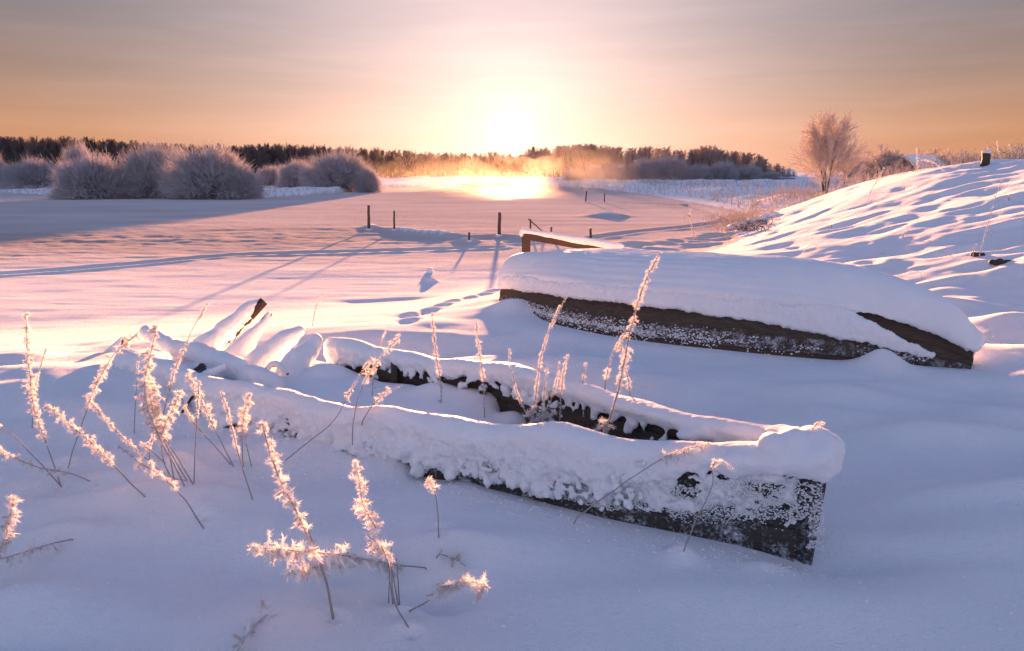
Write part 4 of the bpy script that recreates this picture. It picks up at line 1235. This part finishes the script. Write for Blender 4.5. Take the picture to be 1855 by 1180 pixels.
FT = []
for s_ in range(10):
    tr, fi = grow(40 + s_, 8.0, 1 if s_ % 5 < 3 else 3, 0.16, 2, 0.024, 0.09, 0.8, 0.10, 36 if s_ % 5 < 3 else 16, 0.03, 0.35, 0.7, 0.75)
    t = thing("forest_tree", (0, 0, 0), "x", "tree"); link("trunk", seg_mesh("trunk", tr, 4), BARK, t, (0, 0, 0)); link("crown", seg_mesh("crown", fi), TWIG_DARK if s_ < 5 else TWIG_BELT, t, (0, 0, 0)); FT.append(t)
SPR = []
for s_ in range(3):
    t = thing("spruce", (0, 0, 0), "x", "tree"); tm = MB(); tm.tube([(0, 0, 0), (0, 0, 4), (0, 0, 8)], [.14, .09, .03], 5); link("trunk", tm.mesh("trunk"), BARK, t, (0, 0, 0))
    link("crown", spruce(60 + s_), SPRUCE, t, (0, 0, 0)); SPR.append(t)
skyline = [(-60, 250), (0, 250), (60, 252), (130, 252), (200, 256), (260, 260), (330, 264), (400, 266), (500, 263), (560, 266), (620, 268), (700, 273), (760, 277), (820, 279), (880, 281), (940, 282),
           (990, 279), (1040, 273), (1070, 272), (1110, 277), (1150, 280), (1190, 278), (1240, 283), (1290, 276), (1330, 286), (1360, 288), (1400, 306), (1440, 316), (1560, 312), (1900, 305)]
SX, SY = zip(*skyline)
distc = lambda px: np.interp(px, [-80, 500, 620, 760, 880, 960, 1040, 1150, 1400, 1900], [150, 155, 175, 215, 245, 230, 190, 150, 150, 210])
usedF, usedS = set(), set()


def put(proto, used, i, loc, h, w, lab, grp):
    sc = (h / 8 * w, h / 8 * w, h / 8)
    if i not in used:
        used.add(i); proto.location = loc; proto.scale = sc; proto['label'] = lab; proto['group'] = grp; return proto
    return copy_thing(proto, loc, random.random() * 6.28, sc, lab, grp)


nfor = 0
for px in np.arange(-50, 1440, 5.2):
    x_ = px + random.uniform(-3, 3); d_ = distc(x_) * random.uniform(0.93, 1.04)
    tp = np.interp(x_, SX, SY) + random.choice((0, 0, 3, 6, 9, 14)) * random.random() - (3 if random.random() < .12 else 0) - (13 if x_ > 960 else 4)
    p = at_y(x_, tp, d_); gz = -0.15; h = p[2] - gz
    lab = next(l for lim, l in ((100, "dark bare tree of the wood at the far left, beyond the low left bushes"), (480, "dark bare tree of the wood showing over the big group of frosted bushes"),
                                (700, "dark bare tree of the wood behind the second group of bushes"), (880, "brownish tree in the drifting steam left of the sun"), (990, "orange lit tree in the steam right under the sun"),
                                (1110, "tall pale birch at the left end of the tree belt right of the sun"), (1250, "frosted birch in the middle of the tree belt right of the sun"),
                                (2000, "frosted birch at the right, descending end of the tree belt")) if x_ < lim)
    grp = lab.replace("tree", "trees", 1) if "tree of" in lab or lab.startswith(("brown", "orange")) else lab.replace("birch", "birches", 1)
    pi_ = nfor % 5 + (5 if x_ > 960 else 0)
    put(FT[pi_], usedF, pi_, (p[0], p[1], gz), h, random.uniform(0.85, 1.3) * (1.35 if x_ > 960 else 1.0), lab, grp); nfor += 1
k = 0
for px, tp in ((170, 247), (186, 250), (396, 258), (405, 260), (485, 258), (519, 257), (588, 260), (638, 267), (716, 268), (742, 272), (690, 270), (770, 275), (831, 275), (845, 279), (862, 277), (877, 277),
               (910, 281), (1012, 268), (1036, 262), (455, 263), (550, 262), (310, 258), (268, 256), (60, 248), (100, 250), (15, 246), (1168, 272), (1283, 271), (1300, 273), (1322, 277), (1380, 300), (1388, 303)):
    d_ = distc(px) * 0.97; p = at_y(px, tp, d_); gz = -0.15
    put(SPR[k % 3], usedS, k % 3, (p[0], p[1], gz), p[2] - gz, random.uniform(0.6, 0.9), "pointed dark spruce rising above the wood " + (w_ := "beyond the big bush group" if px < 480 else "behind the second bush group" if px < 690 else "in the steam left of the sun" if px < 960 else "in the tree belt right of the sun"), "spruces " + w_); k += 1

# the closed mass of the wood behind them
P0, P1, r0, r1 = [], [], [], []
rd = np.random.default_rng(5)
lists, belt_done = [], False
for px in sorted(rd.uniform(-420, 2300, 9500)):
    px = float(px); d_ = distc(np.clip(px, -80, 1900)) * rd.uniform(1.0, 1.25)
    if 1440 < px < 1700 and rd.random() < 0.5: continue
    tp = np.interp(px, SX, SY) + (rd.uniform(0, 12) if px < 960 or px > 1400 else rd.uniform(2, 24)); p = at_y(px, tp, d_); h = p[2] + 0.2
    if px > 960 and not belt_done: lists.append((P0, P1, r0, r1)); P0, P1, r0, r1 = [], [], [], []; belt_done = True
    P0.append([p[0], p[1], -0.2]); P1.append([p[0] + rd.normal() * .15, p[1], p[2]]); r0.append(0.16); r1.append(0.03)
    for j in range(9):
        f = rd.uniform(0.15, 0.95); a = rd.random() * 6.28; l = h * 0.22 * (1.1 - f)
        q_ = np.array([p[0], p[1], -0.2 + h * f]); P0.append(q_); P1.append(q_ + [math.cos(a) * l, math.sin(a) * l, l * 1.5]); r0.append(0.075); r1.append(0.03)
lists.append((P0, P1, r0, r1))
for (P0, P1, r0, r1), mt, lb in zip(lists, (TWIG_DARK, TWIG_BELT), ("dark mass of the wood behind the forest edge on the left", "paler mass of the frosted wood behind the tree belt right of the sun")):
    m_ = MB(); m_.segs(P0, P1, np.array(r0), np.array(r1), 3)
    link("far_forest", m_.mesh("far_forest", False), mt, kind='stuff', label=lb, cat="forest")

# undergrowth at the foot of the right tree belt: rounded frosted bushes
for k, (px, tp, wpx) in enumerate(((1075, 300, 40), (1115, 298, 50), (1165, 290, 60), (1210, 285, 75), (1262, 300, 60), (1310, 296, 60), (1355, 300, 50), (1395, 312, 40), (1425, 322, 40), (1040, 305, 40))):
    dist = 118; p = at_y(px, tp, dist); gz = -0.2
    o = link("frosted_bush", wv[k % 3], None, label="rounded grey bush at the foot of the tree belt right of the sun", cat="bush", group="bushes under the right tree belt")
    rx = wpx * 0.5 * dist / F; o.location = (p[0], p[1], gz); o.scale = (rx, rx, p[2] - gz)

# ------------------------------------------------------------------ reeds, dry grass (nobody could count them)
def blades(name, pts, hmin, hmax, w, mat, seed, label, bend=0.35, nseg=2, tuft=1):
    rd = np.random.default_rng(seed); A0, A1, q0, q1 = [], [], [], []
    for p in pts:
        for _ in range(tuft):
            h = rd.uniform(hmin, hmax); d_ = np.array([rd.normal() * bend, rd.normal() * bend, 1.0]); d_ /= np.linalg.norm(d_)
            c_ = np.array(p) + [rd.normal() * .05, rd.normal() * .05, -0.03]
            mid = c_ + d_ * h * 0.6; tip = mid + (d_ + [rd.normal() * bend * 1.3, rd.normal() * bend * 1.3, -0.25]) * h * 0.45
            A0 += [c_, mid]; A1 += [mid, tip]; q0 += [w, w * .8]; q1 += [w * .8, w * .5]
            for j in range(nseg):
                f = rd.uniform(.3, 1); s_ = mid + (tip - mid) * f; A0.append(s_); A1.append(s_ + rd.normal(size=3) * h * 0.09); q0.append(w * .8); q1.append(w * .4)
    m_ = MB(); m_.segs(A0, A1, np.array(q0), np.array(q1), 3)
    return link(name, m_.mesh(name, False), mat, kind='stuff', label=label, cat="grass")


def scatter(n, fn):
    o_ = []
    while len(o_) < n:
        r_ = fn()
        if r_ is not None: o_.append(r_)
    X = np.array([a[0] for a in o_]); Y = np.array([a[1] for a in o_]); Z = H(X, Y)
    return np.stack([X, Y, Z], 1)


def f_right():
    y_ = random.uniform(34, 112); x_ = float(np.interp(y_, [28, 36, 49, 78, 100, 120], [11.2, 12.0, 13.2, 9.5, 6, 0])) + random.uniform(0.8, 26) * random.random()
    return (x_, y_)
blades("reeds", scatter(2000, f_right), 0.25, 0.75, 0.016, REED, 1, "pale frosted reeds along the far right bank", 0.25)
def f_left():
    x_ = random.uniform(-60, -16); y_ = float(np.interp(x_, [-90, -52, -37, -20, -18, -15], [70, 66, 56, 52, 60, 92])) + random.uniform(0.5, 7)
    return (x_, y_)
blades("shore_grass", scatter(1500, f_left), 0.2, 0.6, 0.014, TWIG, 2, "frosted grass at the foot of the left bank bushes", 0.35)
def f_crest():
    y_ = random.uniform(20, 37); x_ = random.uniform(12.8, 16.5)
    return (x_, y_)
blades("crest_grass", scatter(1500, f_crest), 0.2, 0.62, 0.0065, REED, 3, "dry frosted grass along the crest of the slope", 0.4)
def f_top():
    return (random.uniform(14.0, 21), random.uniform(16.5, 23))
blades("crest_weeds", scatter(420, f_top), 0.15, 0.55, 0.005, REED, 4, "thin weeds on the skyline at the right edge", 0.5)
def f_foot():
    p = at_z(random.gauss(1345, 30), random.gauss(398, 10), -0.3); return (p[0], p[1])
blades("bank_grass", scatter(700, f_foot), 0.15, 0.55, 0.008, REED, 6, "rusty dry grass tufts at the bend of the bank", 0.45)

def f_slope():
    return (random.uniform(5.5, 15), random.uniform(8, 26))
blades("slope_grass", scatter(230, f_slope), 0.06, 0.22, 0.0035, REED, 11, "scattered dry grass tips poking through the snow of the slope", 0.6, 1)

# dark overhanging tussock at the bend
t0 = on_ground(1345, 410)
mb = MB()
for k in range(26):
    p = on_ground(1320 + k * 3.3, 417 - k * 1.0); mb.ell(p + np.array([0, 0, 0.05]), (0.25, 0.2, 0.10 + 0.05 * random.random()), None, 1)
link("snowy_tussock", remesh(mb, 0.05, [((4, 4, 4), 0.05, None)], 1), SNOW, label="dark snow topped tussock where the slope meets the river bend", cat="tussock")
dk = [tuple(on_ground(1322 + random.random() * 75, 420 - random.random() * 20)) for _ in range(160)]
blades("tussock_grass", dk, 0.1, 0.3, 0.012, BARK, 9, "dark grass hanging under the snow of the tussock", 0.9)

# single long stems on the slope
def slope_stem(label, pix, w=0.006, twigs=6, cat="plant", by=None):
    b = on_ground(*pix[0]) if by is None else at_y(*pix[0], by); sc = b[1] / 10.0
    t = thing("dry_stem", b, label, cat); m_ = MB(); fr_ = MB()
    P = resample(catmull([at_y(a, c, b[1]) for a, c in pix], 5), 0.03)
    m_.tube(P, np.linspace(w * sc, w * sc * .5, len(P)), 4)
    k_ = rng.integers(0, len(P), len(P) * 5); D = rng.normal(size=(len(k_), 3)); fr_.spikes(P[k_], D, rng.uniform(.008, .03, len(k_)) * sc, .003 * sc)
    for _ in range(twigs):
        i = random.randrange(len(P) // 3, len(P)); d_ = np.array([random.uniform(-1, 1), 0, random.uniform(.2, 1)]); m_.tube([P[i], P[i] + d_ * 0.07 * sc], w * sc * .5, 3)
    link("stalk", m_.mesh("stalk"), REED, t); link("hoarfrost", fr_.mesh("hoarfrost", False), FROST, t, kind='stuff')


slope_stem("longest frosted stem on the slope near the right edge", [(1773, 468), (1782, 435), (1793, 395), (1804, 355), (1816, 325)])
slope_stem("frosted stem arching over below the shed roof on the slope", [(1725, 330), (1708, 308), (1688, 293), (1668, 290)], 0.003, 2, by=19.5)
slope_stem("upright thin stem on the skyline beside the shed", [(1662, 312), (1662, 290), (1660, 270)], 0.003, 3, by=19.5)
slope_stem("dry weed in the snow between the two river tracks", [(1260, 435), (1255, 418), (1250, 395), (1251, 380)], 0.006, 9)
slope_stem("tall thin weed leaning on the skyline above the slope's end", [(1576, 350), (1590, 325), (1602, 305)], 0.005, 3)
slope_stem("tiny dark twig poking out low on the slope", [(1506, 413), (1506, 407)], 0.012, 0)
slope_stem("tiny dark twig poking out in the middle of the slope", [(1635, 430), (1637, 424)], 0.012, 0)
slope_stem("small twig standing near the skyline at the right edge", [(1828, 363), (1825, 354)], 0.012, 0)
slope_stem("short broken stem beside the longest stem on the slope", [(1763, 466), (1764, 452), (1768, 444)], 0.008, 0)
slope_stem("bent grass blade over the snow left of the long hollow on the slope", [(1484, 453), (1476, 440), (1466, 445), (1454, 457)], 0.003, 0)
slope_stem("skyline weed left of the last skyline weed", [(1838, 290), (1832, 272), (1828, 262)], 0.003, 7, by=19.5)
slope_stem("last skyline weed, at the right edge of the picture", [(1850, 288), (1846, 268), (1842, 252)], 0.003, 7, by=19.5)
slope_stem("skyline weed just right of the stump", [(1812, 286), (1808, 270), (1806, 256)], 0.003, 7, by=19.5)

# dark clod at the right edge
c_ = on_ground(1812, 477); m_ = MB(); m_.ell(c_, (0.13, 0.1, 0.05)); link("soil_clod", remesh(m_, 0.015, [((14, 14, 14), .03, None)], 0), ICEDARK, label="dark clod of earth showing through the snow near the right edge", cat="clod")
c_ = on_ground(1772, 463); m_ = MB(); m_.ell(c_, (0.10, 0.08, 0.04)); link("soil_clod", remesh(m_, 0.015, [((14, 14, 14), .03, None)], 0), ICEDARK, label="small dark clod at the foot of the longest stem on the slope", cat="clod")
# stump on the skyline
b_ = on_ground(1785, 294); b_ = np.array([*at_y(1785, 292, 19.2)[:2], 0]); b_[2] = H(b_[0:1], b_[1:2])[0]
zt_ = at_y(1785, 277, 19.2)[2]
t = thing("snowy_stump", b_, "dark stump with a cap of snow standing on the skyline of the slope", "stump")
m_ = MB(); m_.tube([b_ + [0, 0, -.1], b_ + [0.01, 0, (zt_ - b_[2]) * .5], [b_[0] - .01, b_[1], zt_]], [.115, .10, .11], 12); link("stump_wood", m_.mesh("stump"), WOOD_IN, t)
m_ = MB(); m_.ell((b_[0], b_[1], zt_ + 0.01), (0.13, .13, .06)); m_.ell((b_[0] + .04, b_[1], zt_ + .03), (0.08, .08, .05)); link("snow_cap", remesh(m_, 0.015, [((10, 10, 10), .01, None)], 2), SNOW, t)
# snowy hump right of the stump is part of the ground; lump of snow on the river
for px, py, r, lab in ((779, 490, 0.075, "small round snow covered stone on the open snow"),):
    g = on_ground(px, py + 4); m_ = MB(); m_.ell(g + np.array([0, 0, .02]), (r, r, r * 1.0)); link("snowy_stone", remesh(m_, 0.012, [((12, 12, 12), .02, None)], 1), SNOW, label=lab, cat="stone")

# ------------------------------------------------------------------ shed roof behind the slope, and a far roof
def shed(pix_c, dist, wpx, hridge, label, axis=0.25, gz=-0.2):
    pr = at_y(pix_c[0], hridge, dist); hw_ = wpx * 0.5 * dist / F; L_ = hw_
    t = thing("wooden_shed", (pr[0], dist, gz), label, "shed")
    zr = pr[2]; ze = zr - hw_ * 0.52; wdt = hw_ * 0.75
    ca, sa = math.cos(axis), math.sin(axis)
    def w(u, v, z): return (pr[0] + u * ca - v * sa, dist + u * sa + v * ca, z)
    # walls: boards one by one on the front gable
    nb_ = 9
    for i in range(nb_):
        v0, v1 = -wdt + 2 * wdt * i / nb_ + .012, -wdt + 2 * wdt * (i + 1) / nb_ - .012
        zz0 = zr - 0.08 - (zr - ze) * abs(v0) / wdt; zz1 = zr - 0.08 - (zr - ze) * abs(v1) / wdt
        V = [w(-L_, v0, gz), w(-L_, v1, gz), w(-L_, v1, zz1), w(-L_, v0, zz0), w(-L_ + .06, v0, gz), w(-L_ + .06, v1, gz), w(-L_ + .06, v1, zz1), w(-L_ + .06, v0, zz0)]
        link("board", new_mesh("board", V, np.array([[0, 1, 2, 3], [4, 7, 6, 5], [0, 4, 5, 1], [1, 5, 6, 2], [2, 6, 7, 3], [3, 7, 4, 0]]), False), WOOD_IN, t)
    for s_ in (-1, 1):
        V = [w(-L_, s_ * wdt, gz), w(L_, s_ * wdt, gz), w(L_, s_ * wdt, ze), w(-L_, s_ * wdt, ze), w(-L_, s_ * (wdt - .1), gz), w(L_, s_ * (wdt - .1), gz), w(L_, s_ * (wdt - .1), ze), w(-L_, s_ * (wdt - .1), ze)]
        link("wall", new_mesh("wall", V, np.array([[0, 1, 2, 3], [4, 7, 6, 5], [0, 4, 5, 1], [1, 5, 6, 2], [2, 6, 7, 3], [3, 7, 4, 0]]), False), WOOD_IN, t)
        V = []
        for zoff in (0, 0.28):
            V += [w(-L_ - .3, 0, zr + zoff), w(L_ + .3, 0, zr + zoff), w(L_ + .3, s_ * (wdt + .35), ze - .18 + zoff), w(-L_ - .3, s_ * (wdt + .35), ze - .18 + zoff)]
        link("snowy_roof", new_mesh("roof", V, np.array([[0, 1, 2, 3], [4, 7, 6, 5], [0, 4, 5, 1], [1, 5, 6, 2], [2, 6, 7, 3], [3, 7, 4, 0]]), False), SNOW, t)


shed((1664, 0), 62, 58, 286, "wooden shed with a snowy roof and dark gable, half hidden behind the slope", 0.35)
shed((1424, 0), 165, 26, 309, "tiny far building between the tree belt and the lone tree", 0.2)

# ------------------------------------------------------------------ steam over the open water
def steam():
    m_ = MB(); m_.box((1.0, 90, 3.2), (24, 0, 0), (0, 24, 0), (0, 0, 3.65))
    m, t, p, o = mat_new("river_steam"); m.node_tree.nodes.remove(p)
    pos = t.n('ShaderNodeNewGeometry').outputs['Position']
    mpn = t.n('ShaderNodeMapping'); t.link(pos, mpn.inputs[0]); mpn.inputs['Scale'].default_value = (0.16, 0.05, 0.30)
    n = t.noise(mpn.outputs[0], 1.7, 8, 0.6, 1.2)
    sp = t.n('ShaderNodeSeparateXYZ'); t.link(pos, sp.inputs[0])
    hz = t.m('MULTIPLY', t.m('SUBTRACT', 6.4, sp.outputs[2]), 1 / 6.9, clamp=True)
    ed = t.m('SUBTRACT', 1.0, t.m('POWER', t.m('MULTIPLY', t.m('ABSOLUTE', t.m('SUBTRACT', sp.outputs[0], 1.0)), 1 / 23.5), 2.0), clamp=True)
    d = t.m('MULTIPLY', t.m('MULTIPLY', t.m('SUBTRACT', n, t.m('SUBTRACT', 0.56, t.m('MULTIPLY', hz, 0.20))), 2.6, clamp=True), t.m('MULTIPLY', hz, ed))
    v = t.n('ShaderNodeVolumePrincipled'); v.inputs['Color'].default_value = (1, 0.95, 0.9, 1); v.inputs['Anisotropy'].default_value = 0.78
    t.link(t.m('MULTIPLY', d, 0.0030), v.inputs['Density'])
    t.link(v.outputs[0], o.inputs['Volume'])
    m.cycles.volume_step_rate = 1.0 if hasattr(m.cycles, 'volume_step_rate') else 1
    link("river_steam", m_.mesh("steam", False), m, kind='stuff', label="golden steam drifting over the open water under the sun", cat="steam")


steam()
print("tris", sum(len(o.data.polygons) for o in scene.objects if o.type == 'MESH'), "objs", len(scene.objects))
